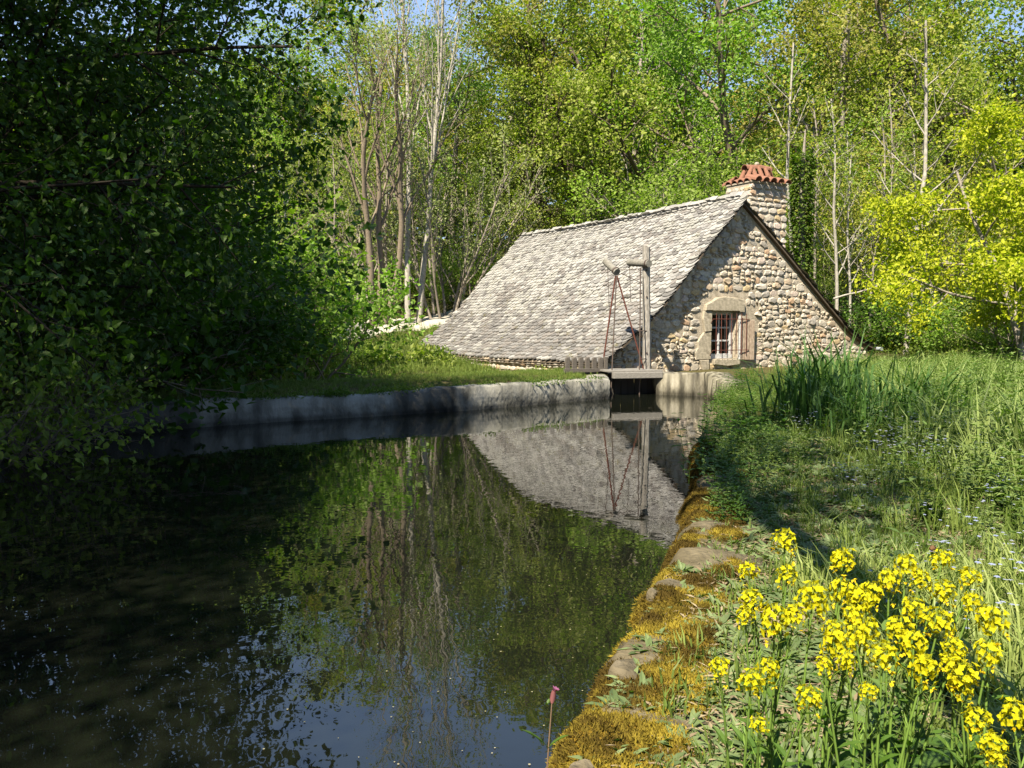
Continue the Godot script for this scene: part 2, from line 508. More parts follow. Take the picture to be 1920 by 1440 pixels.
func make_mill() -> void:
	rng.seed = 5
	var lp := PackedVector2Array([Vector2(0, 5.30), Vector2(-0.75, 4.53), Vector2(-1.52, 3.77), Vector2(-2.16, 3.06), Vector2(-2.76, 2.42), Vector2(-3.25, 1.97), Vector2(-3.7, 1.60), Vector2(-4.39, 1.09), Vector2(-4.98, 0.73)])
	var rp := PackedVector2Array([Vector2(0, 5.30), Vector2(0.9, 4.6), Vector2(1.83, 3.86), Vector2(2.75, 3.1), Vector2(3.63, 2.38), Vector2(4.2, 1.93), Vector2(4.72, 1.53), Vector2(5.3, 1.22), Vector2(5.88, 1.0)])
	var all := lp.duplicate()
	all.reverse()
	for i in range(1, rp.size()): all.append(rp[i])
	profile = {"all": all}
	var house := thing("stone_mill", "old rubble stone mill with a steep grey slate roof and a barred window", "building", HOUSE_AT, HOUSE_TURN)
	# ---- gable wall: mortar body with the window opening, stones laid into it
	var wx0 := -0.97
	var wx1 := 0.02
	var wy0 := 0.73
	var wy1 := 2.08
	var g := MB.new()
	var xs := [-4.9, -4.2, -3.7, -3.25, -2.76, -2.2, -1.52, wx0, -0.5, wx1, 0.5, 0.9, 1.4, 1.83, 2.3, 2.75, 3.2, 3.63, 4.2, 4.72, 5.2, 5.62]
	var th := 0.5
	for i in xs.size() - 1:
		var a: float = xs[i]
		var b: float = xs[i + 1]
		var ya := prof_y(a) - 0.09
		var yb := prof_y(b) - 0.09
		var spans := [[-0.3, -0.3, ya, yb]]
		if a >= wx0 - 0.001 and b <= wx1 + 0.001:
			spans = [[-0.3, -0.3, wy0, wy0], [wy1, wy1, ya, yb]]
		for s in spans:
			for zz in [0.0, -th]:
				g.face(Vector3(a, s[0], zz), Vector3(b, s[1], zz), Vector3(b, s[3], zz), Vector3(a, s[2], zz), Vector3(0, 0, 1 if zz == 0.0 else -1), WHITE)
	g.face(Vector3(wx0, wy0, 0), Vector3(wx0, wy1, 0), Vector3(wx0, wy1, -th), Vector3(wx0, wy0, -th), Vector3.RIGHT, WHITE)
	g.face(Vector3(wx1, wy0, 0), Vector3(wx1, wy1, 0), Vector3(wx1, wy1, -th), Vector3(wx1, wy0, -th), Vector3.LEFT, WHITE)
	g.face(Vector3(wx0, wy0, 0), Vector3(wx1, wy0, 0), Vector3(wx1, wy0, -th), Vector3(wx0, wy0, -th), UP, WHITE)
	g.face(Vector3(wx0, wy1, 0), Vector3(wx1, wy1, 0), Vector3(wx1, wy1, -th), Vector3(wx0, wy1, -th), -UP, WHITE)
	for e in [[-4.9, -1.0], [5.62, 1.0]]:
		var ye := prof_y(e[0]) - 0.09
		g.face(Vector3(e[0], -0.3, 0), Vector3(e[0], ye, 0), Vector3(e[0], ye, -th), Vector3(e[0], -0.3, -th), Vector3(e[1], 0, 0), WHITE)
	var gable := part("gable_wall", g.mesh(), M.mortar, house)
	var sm := []
	for i in 10: sm.append(stone_mesh(100 + i))
	rng.seed = 77
	var metas := []
	var y := 0.3
	while y < 5.2:
		var rh := rng.randf_range(0.12, 0.24)
		var cx := -4.8
		while cx < 5.6:
			var w := rng.randf_range(0.14, 0.36) * (1.0 if rng.randf() < 0.85 else 1.4)
			if rng.randf() < 0.22: w = rng.randf_range(0.1, 0.17)
			var mx := cx + w * 0.5
			var wave := 0.05 * sin(mx * 1.7 + y * 2.0) + noise.get_noise_2d(mx * 30.0, y * 30.0) * 0.06
			var pieces := [[y + rh * 0.5 + wave, rh]]
			if rng.randf() < 0.16 and w < 0.3: pieces = [[y + rh * 0.26 + wave, rh * 0.5], [y + rh * 0.77 + wave, rh * 0.48]]
			elif rng.randf() < 0.1: pieces = [[y + rh * 0.7 + wave, rh * 1.35]]
			for p in pieces:
				var my: float = p[0]
				var hh: float = p[1]
				var over := prof_y(mx - w * 0.5)
				over = minf(over, prof_y(mx + w * 0.5))
				var low := my - hh * 0.5
				var high := my + hh * 0.5
				if high > over - 0.12 or mx - w * 0.5 < -4.82 or mx + w * 0.5 > 5.64: continue
				if mx + w * 0.5 > -1.34 and mx - w * 0.5 < 0.66 and high > 0.66 and low < 2.12: continue
				if mx + w * 0.5 > -1.26 and mx - w * 0.5 < 0.3 and high > 2.05 and low < 2.5: continue
				var size := Vector3(w * rng.randf_range(0.97, 1.08), hh * rng.randf_range(0.96, 1.1), rng.randf_range(0.025, 0.075))
				var t := Transform3D(Basis(Vector3(0, 0, 1), rng.randf_range(-0.22, 0.22) + (PI if rng.randf() < 0.5 else 0.0)).rotated(Vector3(1, 0, 0), rng.randf_range(-0.08, 0.08)) * Basis.from_scale(size), Vector3(mx, my, -0.014))
				metas.append([t, w * hh])
			cx += w + rng.randf_range(0.0, 0.03)
		y += rh
	lay_stones(gable, metas, sm, 300, "small_stones")
	# ---- dressed stones round the window
	var win_stones := MB.new()
	win_stones = MB.new()
	var outline := [Vector2(-1.24, 2.10), Vector2(-1.22, 2.26), Vector2(-1.0, 2.36), Vector2(-0.78, 2.47), Vector2(-0.5, 2.5), Vector2(-0.1, 2.46), Vector2(0.2, 2.42), Vector2(0.22, 2.06), Vector2(0.05, 2.06), Vector2(0.05, 2.09), Vector2(-0.98, 2.09), Vector2(-1.0, 2.1)]
	part("lintel", slab(outline, 0.11, -0.25), M.dressed, house)
	part("jamb", slab([Vector2(-1.27, 2.09), Vector2(-0.972, 2.085), Vector2(-0.972, 1.52), Vector2(-1.22, 1.5), Vector2(-1.26, 1.7), Vector2(-1.3, 1.85)], 0.07, -0.05), M.dressed, house)
	part("jamb", slab([Vector2(-1.24, 1.49), Vector2(-0.972, 1.51), Vector2(-0.972, 0.73), Vector2(-1.5, 0.72), Vector2(-1.58, 0.92), Vector2(-1.45, 1.06), Vector2(-1.47, 1.22), Vector2(-1.36, 1.36)], 0.05, -0.05), M.dressed, house)
	part("jamb", slab([Vector2(-1.4, 0.71), Vector2(-1.06, 0.715), Vector2(-1.06, 0.28), Vector2(-1.22, 0.3)], 0.07, -0.05), M.dressed, house)
	part("jamb", slab([Vector2(0.06, 2.05), Vector2(0.26, 2.05), Vector2(0.4, 1.9), Vector2(0.42, 1.5), Vector2(0.04, 1.5)], 0.06, -0.05), M.dressed, house)
	part("jamb", slab([Vector2(0.04, 1.49), Vector2(0.5, 1.48), Vector2(0.56, 1.1), Vector2(0.54, 0.72), Vector2(0.04, 0.74)], 0.04, -0.05), M.dressed, house)
	part("sill", slab([Vector2(-0.9, 0.72), Vector2(0.1, 0.72), Vector2(0.08, 0.56), Vector2(-0.4, 0.52), Vector2(-0.88, 0.58)], 0.1, -0.3), M.dressed, house)
	# ---- window: white frame, glazing bars, six panes, behind a rusty grille
	var f := MB.new()
	var zf := -0.2
	for b in [[-0.985, -0.905, 0.73, 2.09], [-0.1, 0.02, 0.73, 2.09]]:
		f.box(Transform3D(Basis(), Vector3((b[0] + b[1]) * 0.5, (b[2] + b[3]) * 0.5, zf)), Vector3(b[1] - b[0], b[3] - b[2], 0.07), WHITE, 0.006)
	for b in [[0.73, 0.87], [1.98, 2.09]]:
		f.box(Transform3D(Basis(), Vector3(-0.5, (b[0] + b[1]) * 0.5, zf)), Vector3(0.804, b[1] - b[0], 0.066), WHITE, 0.006)
	var window := part("window", f.mesh(), M.white_paint, house)
	var bars := MB.new()
	bars.box(Transform3D(Basis(), Vector3(-0.5, 1.425, zf)), Vector3(0.05, 1.112, 0.05), WHITE, 0.004)
	part("mullion", bars.mesh(), M.white_paint, window)
	for yy in [1.245, 1.62]:
		for xx in [-0.715, -0.287]:
			var gb := MB.new()
			gb.box(Transform3D(Basis(), Vector3(xx, yy, zf)), Vector3(0.376, 0.045, 0.046), WHITE, 0.004)
			part("glazing_bar", gb.mesh(), M.white_paint, window)
	for yy in [[0.87, 1.2225], [1.2675, 1.5975], [1.6425, 1.98]]:
		for xx in [[-0.905, -0.525], [-0.475, -0.1]]:
			var pm := MB.new()
			pm.box(Transform3D(Basis(), Vector3((xx[0] + xx[1]) * 0.5, (yy[0] + yy[1]) * 0.5, zf - 0.01)), Vector3(xx[1] - xx[0], yy[1] - yy[0], 0.006), WHITE)
			part("pane", pm.mesh(), M.pane, window)
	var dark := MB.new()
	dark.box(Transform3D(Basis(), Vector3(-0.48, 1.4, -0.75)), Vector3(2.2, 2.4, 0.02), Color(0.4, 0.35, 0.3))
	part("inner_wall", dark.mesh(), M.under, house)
	var grille := MB.new()
	for i in 7:
		var bx := -0.9 + i * 0.19
		grille.bar(Vector3(bx, 0.86, 0.16), Vector3(bx, 2.02, 0.16), 0.011, WHITE)
	for yy in [0.98, 1.86]:
		grille.bar(Vector3(-1.02, yy, 0.16), Vector3(0.34, yy, 0.16), 0.011, WHITE)
		grille.bar(Vector3(-1.02, yy, 0.16), Vector3(-1.02, yy - 0.16, 0.03), 0.011, WHITE)
		grille.bar(Vector3(0.34, yy, 0.16), Vector3(0.34, yy - 0.1, 0.03), 0.011, WHITE)
	var rail := part("window_grille", grille.mesh(), M.rust, house)
	rail.set_meta("label", "rusty iron bars")
	# ---- shutter, folded back over the right jamb
	var hinge := Transform3D(Basis(UP, -0.16), Vector3(0.04, 0, 0.07))
	var sh := MB.new()
	sh.box(hinge * Transform3D(Basis(), Vector3(0.012, 1.33, 0.0)), Vector3(0.03, 1.25, 0.09), WHITE, 0.004)
	var shutter := part("shutter", sh.mesh(), M.white_paint, house)
	for i in 3:
		var bd := MB.new()
		bd.box(hinge * Transform3D(Basis(), Vector3(0.115 + i * 0.165, 1.3 - i * 0.02, 0.012 - i * 0.004)), Vector3(0.148, 1.2 - i * 0.03, 0.028), WHITE, 0.005)
		part("board", bd.mesh(), M.raw_wood, shutter)
	# ---- long walls and the rear gable (plain where the photo cannot see them)
	var lw := MB.new()
	lw.box(Transform3D(Basis(), Vector3(-4.68, 0.12, -6.35)), Vector3(0.44, 1.1, 11.7), WHITE)
	var long_wall := part("long_wall", lw.mesh(), M.mortar, house)
	metas = []
	for row in 3:
		var zz := -0.6
		while zz > -12.1:
			var w := rng.randf_range(0.18, 0.4)
			var size := Vector3(w, 0.17, 0.06)
			var t := Transform3D(Basis(UP, -PI / 2) * Basis.from_scale(size), Vector3(-4.9, 0.2 + row * 0.18 + rng.randf_range(-0.02, 0.02), zz - w * 0.5))
			metas.append([t, w])
			zz -= w + 0.015
	lay_stones(long_wall, metas, sm, 110, "small_stones")
	lw = MB.new()
	lw.box(Transform3D(Basis(), Vector3(5.4, 0.35, -6.35)), Vector3(0.44, 1.5, 11.7), WHITE)
	part("long_wall", lw.mesh(), M.mortar, house)
	var rg := MB.new()
	for i in xs.size() - 1:
		var a: float = xs[i]
		var b: float = xs[i + 1]
		for zz in [-11.8, -12.2]:
			rg.face(Vector3(a, -0.3, zz), Vector3(b, -0.3, zz), Vector3(b, prof_y(b) - 0.09, zz), Vector3(a, prof_y(a) - 0.09, zz), Vector3(0, 0, 1 if zz > -12 else -1), WHITE)
	part("rear_gable", rg.mesh(), M.mortar, house)
	# ---- roof: two slopes, each a boarded deck with slates on it
	var scale_meshes := []
	for i in 4: scale_meshes.append(slate_mesh(40 + i))
	for side in 2:
		var p: PackedVector2Array = lp if side == 0 else rp
		var deck := MB.new()
		var verge := 0.34 if side == 0 else 0.12
		for i in p.size() - 1:
			for zi in 20:
				var za := lerpf(verge, -12.4, zi / 20.0)
				var zb := lerpf(verge, -12.4, (zi + 1) / 20.0)
				var a := p[i] - Vector2(0, 0.05)
				var b := p[i + 1] - Vector2(0, 0.05)
				var sa := Vector3(0, ridge_sag(za) * 1.3, 0)
				var sb := Vector3(0, ridge_sag(zb) * 1.3, 0)
				var a0 := Vector3(a.x, a.y, za) + sa; var b0 := Vector3(b.x, b.y, za) + sa
				var a1 := Vector3(a.x, a.y, zb) + sb; var b1 := Vector3(b.x, b.y, zb) + sb
				var dn := Vector3(0, -0.06, 0)
				deck.face(a0, b0, b1, a1, UP, WHITE)
				deck.face(a0 + dn, b0 + dn, b1 + dn, a1 + dn, -UP, WHITE)
				if zi == 0: deck.face(a0, b0, b0 + dn, a0 + dn, Vector3(0, 0, 1), WHITE)
				if zi == 19: deck.face(a1, b1, b1 + dn, a1 + dn, Vector3(0, 0, -1), WHITE)
		var roof := part("roof_slope", deck.mesh(), M.under, house)
		# arc length table
		var len_total := 0.0
		var cum := PackedFloat32Array([0.0])
		for i in p.size() - 1:
			len_total += p[i].distance_to(p[i + 1])
			cum.append(len_total)
		var laid := []
		var s := len_total + 0.025
		var row := 0
		while s > 0.1:
			var e := 0.178 - 0.05 * (1.0 - s / len_total)      # courses narrow towards the ridge
			var seg := 0
			while seg < p.size() - 2 and cum[seg + 1] < minf(s - 0.12, len_total - 0.01): seg += 1
			# smoothed direction between neighbouring facets
			var f2 := clampf((minf(s - 0.12, len_total) - cum[seg]) / (cum[seg + 1] - cum[seg]), 0.0, 1.2)
			var d0 := (p[seg + 1] - p[seg]).normalized()
			var d1 := (p[mini(seg + 2, p.size() - 1)] - p[mini(seg + 1, p.size() - 2)]).normalized()
			var dm := d0.lerp(d1, f2 * 0.5).normalized()
			var down := Vector3(dm.x, dm.y, 0)
			var nrm := Vector3(-dm.y, dm.x, 0)
			if nrm.y < 0: nrm = -nrm
			var pos2 := p[seg] + d0 * (minf(s, len_total + 0.025) - cum[seg])
			var zz := verge + 0.08 + rng.randf_range(-0.1, 0.0)
			while zz > -12.5:
				var w := rng.randf_range(0.16, 0.3) * (0.85 + 0.3 * s / len_total)
				if zz > verge - 0.15: w *= 1.35
				var sag := ridge_sag(zz) + noise.get_noise_2d(zz * 6.0, s * 9.0) * 0.03
				var at := Vector3(pos2.x, pos2.y, zz - w * 0.5) + nrm * (0.012 + sag + rng.randf_range(0.0, 0.014)) + down * rng.randf_range(-0.03, 0.03)
				var tilt := -0.19 + rng.randf_range(-0.035, 0.035)
				var b := Basis(Vector3(0, 0, -1) if side == 0 else Vector3(0, 0, 1), nrm, down)
				b = b.orthonormalized()
				b = b * Basis(Vector3(1, 0, 0), tilt) * Basis(Vector3(0, 1, 0), rng.randf_range(-0.04, 0.04)) * Basis(Vector3(0, 0, 1), rng.randf_range(-0.02, 0.02))
				var t := Transform3D(b * Basis.from_scale(Vector3(w * 0.985, rng.randf_range(0.9, 1.4), (e + 0.17) * rng.randf_range(0.97, 1.05))), at + nrm * 0.03)
				if rng.randf() < 0.02: t = Transform3D(t.basis.rotated(nrm, rng.randf_range(-0.3, 0.3)), t.origin + down * rng.randf_range(0.0, 0.07) + nrm * 0.012)
				laid.append([t, w * e / pow(24.0 - zz, 2.0), s, zz])
				zz -= w
			s -= e
			row += 1
		laid.sort_custom(func(a, b): return a[1] > b[1])
		var rest := []
		for k in M.slate.size():
			var q := SurfaceTool.new()
			q.begin(Mesh.PRIMITIVE_TRIANGLES)
			rest.append(q)
		var joined := SurfaceTool.new()
		joined.begin(Mesh.PRIMITIVE_TRIANGLES)
		var tinted := MB.new()
		for i in laid.size():
			var pick: int = rng.randi() % M.slate.size()
			var age: float = laid[i][2] / len_total + noise.get_noise_2d(laid[i][3] * 5.0, laid[i][2] * 5.0) * 0.5
			if age > 0.66 and rng.randf() < 0.7: pick = [2, 4, 5][rng.randi() % 3]
			elif age < 0.5 and rng.randf() < 0.4: pick = [1, 3, 6][rng.randi() % 3]
			var m: ArrayMesh = scale_meshes[rng.randi() % 4]
			if i < 300 and side == 0:
				part("slate", m, M.slate[pick], roof, laid[i][0])
			else:
				var arr := m.surface_get_arrays(0)
				var vv: PackedVector3Array = arr[Mesh.ARRAY_VERTEX]
				var t: Transform3D = laid[i][0]
				var base: Color = (M.slate[pick] as StandardMaterial3D).albedo_color.srgb_to_linear()
				for k in range(0, vv.size(), 3):
					tinted.tri(t * vv[k], t * vv[k + 1], t * vv[k + 2], base)
		if tinted.v.size():
			var o := part("slates", tinted.mesh(), M.slate_any, roof)
			o.set_meta("kind", "stuff")
		# moss tufts caught on the lower slates
		if side == 0:
			var ms := MB.new()
			for i in 120:
				var q: Array = laid[rng.randi() % laid.size()]
				if q[2] < len_total * 0.5 and rng.randf() < 0.85: continue
				var t: Transform3D = q[0]
				var c0 := t.origin + t.basis.y.normalized() * 0.02
				for k in 26:
					var o := Vector3(rng.randfn() * 0.035, 0, rng.randfn() * 0.07)
					var a := c0 + Vector3(0, o.x * -0.5, 0) + t.basis.x.normalized() * o.z + t.basis.z.normalized() * o.x
					ms.leaf(a, (t.basis.y.normalized() + Vector3(rng.randf_range(-0.6, 0.6), 0, rng.randf_range(-0.6, 0.6))).normalized(), Vector3(1, 0, 0.3), 0.035, 0.02, Color(0.2, 0.18, 0.04))
			var mo := part("roof_moss", ms.mesh(), M.moss, roof)
			mo.set_meta("kind", "stuff")
	# ---- ridge: a row of slates standing up over the top
	var ridge := Node3D.new()
	ridge.name = "ridge"
	house.add_child(ridge)
	var zz2 := 0.38
	while zz2 > -12.4:
		var w := rng.randf_range(0.2, 0.34)
		var sag := ridge_sag(zz2)
		var b := Basis(Vector3(0, 0, -1), Vector3(-0.72, 0.69, 0), Vector3(-0.69, -0.72, 0)).orthonormalized() * Basis(Vector3(0, 0, 1), rng.randf_range(-0.08, 0.08))
		part("ridge_slate", scale_meshes[rng.randi() % 4], M.slate[[1, 3, 6, 0][rng.randi() % 4]], ridge, Transform3D(b * Basis.from_scale(Vector3(w * 1.06, 2.2, 0.34)), Vector3(-0.13, 5.235 + sag + rng.randf_range(-0.02, 0.05), zz2 - w * 0.5)))
		zz2 -= w
	# ---- gutter end at the low right eave
	var gut := MB.new()
	gut.bar(Vector3(5.95, 0.93, 0.28), Vector3(5.95, 0.93, -12.4), 0.06, WHITE, 8)
	part("gutter", gut.mesh(), solid(Color(0.2, 0.22, 0.24), 0.5), house)
	make_chimney(house, sm)

# a flat stone with an irregular outline (x, y), thick along z, edges chamfered
func slab(outline: Array, front: float, back: float) -> ArrayMesh:
	var p := PackedVector2Array(outline)
	if Geometry2D.is_polygon_clockwise(p): p.reverse()
	var inner := PackedVector2Array()
	var k := p.size()
	for i in k:
		var a := (p[i] - p[(i + k - 1) % k]).normalized()
		var b := (p[(i + 1) % k] - p[i]).normalized()
		var m := (Vector2(-a.y, a.x) + Vector2(-b.y, b.x))
		var inw := m.normalized()
		if m.length() < 0.2: inw = Vector2(-a.y, a.x)
		if not Geometry2D.is_point_in_polygon(p[i] + inw * 0.012, p): inw = -inw
		inner.append(p[i] + inw * 0.018)
	var st := MB.new()
	var tris := Geometry2D.triangulate_polygon(inner)
	for i in range(0, tris.size(), 3):
		var q := []
		for j in 3: q.append(Vector3(inner[tris[i + j]].x, inner[tris[i + j]].y, front))
		if (q[2] - q[0]).cross(q[1] - q[0]).z > 0: st.tri(q[0], q[1], q[2], WHITE)
		else: st.tri(q[0], q[2], q[1], WHITE)
	for i in k:
		var j := (i + 1) % k
		var e := p[j] - p[i]
		var out := Vector3(e.y, -e.x, 0)
		st.face(Vector3(p[i].x, p[i].y, front - 0.018), Vector3(p[j].x, p[j].y, front - 0.018), Vector3(inner[j].x, inner[j].y, front), Vector3(inner[i].x, inner[i].y, front), out + Vector3(0, 0, 0.1), WHITE)
		st.face(Vector3(p[i].x, p[i].y, back), Vector3(p[j].x, p[j].y, back), Vector3(p[j].x, p[j].y, front - 0.018), Vector3(p[i].x, p[i].y, front - 0.018), out, WHITE)
	return st.mesh()

# a scale slate: 1 wide (x), 1 long (z, lower end at 0 rounded), 2 cm thick
func slate_mesh(sd: int) -> ArrayMesh:
	rng.seed = sd
	var p := [Vector2(-0.5, -1.0), Vector2(-0.5, -0.34)]
	var skew := rng.randf_range(-0.06, 0.06)
	for i in 5:
		var a := PI - PI * (i + 0.5) / 5.0
		p.append(Vector2(cos(a) * 0.47 + rng.randf_range(-0.03, 0.03), -0.3 + sin(a) * 0.3 + rng.randf_range(-0.03, 0.03) + skew * cos(a)))
	p.append(Vector2(0.5, -0.34))
	p.append(Vector2(0.5, -1.0))
	var st := MB.new()
	var k := p.size()
	for i in range(1, k - 1):
		var a := Vector3(p[0].x, 0, p[0].y)
		var b := Vector3(p[i].x, 0, p[i].y)
		var d := Vector3(p[i + 1].x, 0, p[i + 1].y)
		if (d - a).cross(b - a).y > 0: st.tri(a, b, d, WHITE)
		else: st.tri(a, d, b, WHITE)
	for i in range(1, k - 2):
		var a := Vector3(p[i].x, 0, p[i].y)
		var b := Vector3(p[i + 1].x, 0, p[i + 1].y)
		st.face(a, b, b - Vector3(0, 0.034, 0), a - Vector3(0, 0.034, 0), Vector3((a.x + b.x), 0, 0.4), WHITE)
	return st.mesh()

# half-round tile along z (0..len), bulging up, tapering
func half_tile(len_: float, r0: float, r1: float) -> ArrayMesh:
	var st := MB.new()
	var k := 6
	for i in k:
		var a0 := PI * i / k
		var a1 := PI * (i + 1) / k
		for sh in [0.0, 0.016]:
			var q0 := Vector3(cos(a0) * (r0 - sh), sin(a0) * (r0 - sh), 0)
			var q1 := Vector3(cos(a1) * (r0 - sh), sin(a1) * (r0 - sh), 0)
			var q2 := Vector3(cos(a1) * (r1 - sh), sin(a1) * (r1 - sh), len_)
			var q3 := Vector3(cos(a0) * (r1 - sh), sin(a0) * (r1 - sh), len_)
			st.face(q0, q1, q2, q3, (q0 + q1) * Vector3(1, 1, 0) * (1.0 if sh == 0.0 else -1.0), WHITE)
		for e in [[0.0, r0, -1.0], [len_, r1, 1.0]]:
			st.face(Vector3(cos(a0) * e[1], sin(a0) * e[1], e[0]), Vector3(cos(a1) * e[1], sin(a1) * e[1], e[0]), Vector3(cos(a1) * (e[1] - 0.016), sin(a1) * (e[1] - 0.016), e[0]), Vector3(cos(a0) * (e[1] - 0.016), sin(a0) * (e[1] - 0.016), e[0]), Vector3(0, 0, e[2]), WHITE)
	for sx in [-1.0, 1.0]:
		st.face(Vector3(sx * r0, 0, 0), Vector3(sx * (r0 - 0.016), 0, 0), Vector3(sx * (r1 - 0.016), 0, len_), Vector3(sx * r1, 0, len_), -UP, WHITE)
	return st.mesh()

func make_chimney(house: Node3D, sm: Array) -> void:
	var x0 := 0.64
	var x1 := 2.07
	var z0 := -0.2
	var z1 := -1.17
	var top := 5.82
	var b := MB.new()
	b.box(Transform3D(Basis(), Vector3((x0 + x1) * 0.5, (3.2 + top) * 0.5, (z0 + z1) * 0.5)), Vector3(x1 - x0, top - 3.2, z0 - z1), WHITE)
	var chim := part("chimney", b.mesh(), M.mortar, house)
	var metas := []
	for face in 2:
		var wide := (x1 - x0) if face == 0 else (z0 - z1)
		var y := 3.4
		while y < top - 0.08:
			var rh := rng.randf_range(0.12, 0.22)
			if y + rh > top - 0.02: rh = top - 0.02 - y
			var cx := -0.03
			while cx < wide - 0.05:
				var w := minf(rng.randf_range(0.16, 0.42), wide + 0.03 - cx)
				if wide + 0.03 - cx - w < 0.12: w = wide + 0.03 - cx
				var size := Vector3(w * 0.97, rh * 0.96, rng.randf_range(0.035, 0.06))
				var at := Vector3(x0 + cx + w * 0.5, y + rh * 0.5, z0) if face == 0 else Vector3(x0, y + rh * 0.5, z1 + cx + w * 0.5)
				var bs := Basis(Vector3(0, 0, 1), rng.randf_range(-0.06, 0.06)) * Basis.from_scale(size)
				if face == 1: bs = Basis(UP, -PI / 2) * bs
				metas.append([Transform3D(bs, at), w * rh])
				cx += w + 0.012
			y += rh + 0.01
	lay_stones(chim, metas, sm, 150, "small_stones")
	# tiled cap: a skirt of half-round tiles, then an open tent of standing tiles under two ridge tiles
	var cap := Node3D.new()
	cap.name = "chimney_cap"
	house.add_child(cap)
	var slab_b := MB.new()
	slab_b.box(Transform3D(Basis(), Vector3((x0 + x1) * 0.5, top + 0.03, (z0 + z1) * 0.5)), Vector3(x1 - x0 + 0.06, 0.06, z0 - z1 + 0.06), WHITE, 0.01)
	part("cap_bed", slab_b.mesh(), M.mortar, cap)
	var tl := half_tile(0.5, 0.105, 0.13)
	var n := 5
	for i in n:
		var x := x0 + 0.12 + (x1 - x0 - 0.24) * i / (n - 1)
		part("tile", tl, M.terracotta, cap, Transform3D(Basis(Vector3(1, 0, 0), 0.33 + rng.randf_range(-0.03, 0.03)), Vector3(x, top + 0.19, z0 - 0.27)))
		part("tile", tl, M.terracotta, cap, Transform3D(Basis(UP, PI) * Basis(Vector3(1, 0, 0), 0.33), Vector3(x, top + 0.19, z1 + 0.27)))
	for i in 4:
		var z := z0 - 0.1 - (z0 - z1 - 0.2) * i / 3
		for sd in [-1.0, 1.0]:
			var bs := Basis(UP, sd * PI / 2) * Basis(Vector3(1, 0, 0), 0.36)
			part("tile", tl, M.terracotta, cap, Transform3D(bs, Vector3((x0 + 0.43) if sd < 0 else (x1 - 0.66), top + 0.19, z)))
	var up := half_tile(0.5, 0.062, 0.085)
	for i in 3:
		var x := x0 + 0.42 + 0.26 * i
		for sd in [0.0, PI]:
			var bs := Basis(UP, sd) * Basis(Vector3(1, 0, 0), 1.12)
			var zc := (z0 + z1) * 0.5 + (0.1 if sd == 0.0 else -0.1)
			part("tile", up, M.terracotta, cap, Transform3D(bs, Vector3(x, top + 0.54, zc)))
	for sd in [-1.0, 1.0]:
		for dz in [-0.12, 0.14]:
			var bs := Basis(UP, sd * PI / 2) * Basis(Vector3(1, 0, 0), 1.1)
			part("tile", up, M.terracotta, cap, Transform3D(bs, Vector3((x0 + x1) * 0.5 + sd * 0.33, top + 0.53, (z0 + z1) * 0.5 + dz)))
	var rt := half_tile(0.52, 0.12, 0.14)
	for sd in [-1.0, 1.0]:
		part("ridge_tile", rt, M.terracotta, cap, Transform3D(Basis(UP, sd * PI / 2) * Basis(Vector3(1, 0, 0), 0.1), Vector3((x0 + x1) * 0.5 + sd * -0.02, top + 0.53 + 0.012 * sd, (z0 + z1) * 0.5)))
	var knob := SphereMesh.new()
	knob.radius = 0.075; knob.height = 0.13; knob.radial_segments = 12; knob.rings = 6
	part("mortar_knob", knob, M.mortar, cap, Transform3D(Basis(), Vector3((x0 + x1) * 0.5, top + 0.66, (z0 + z1) * 0.5)))

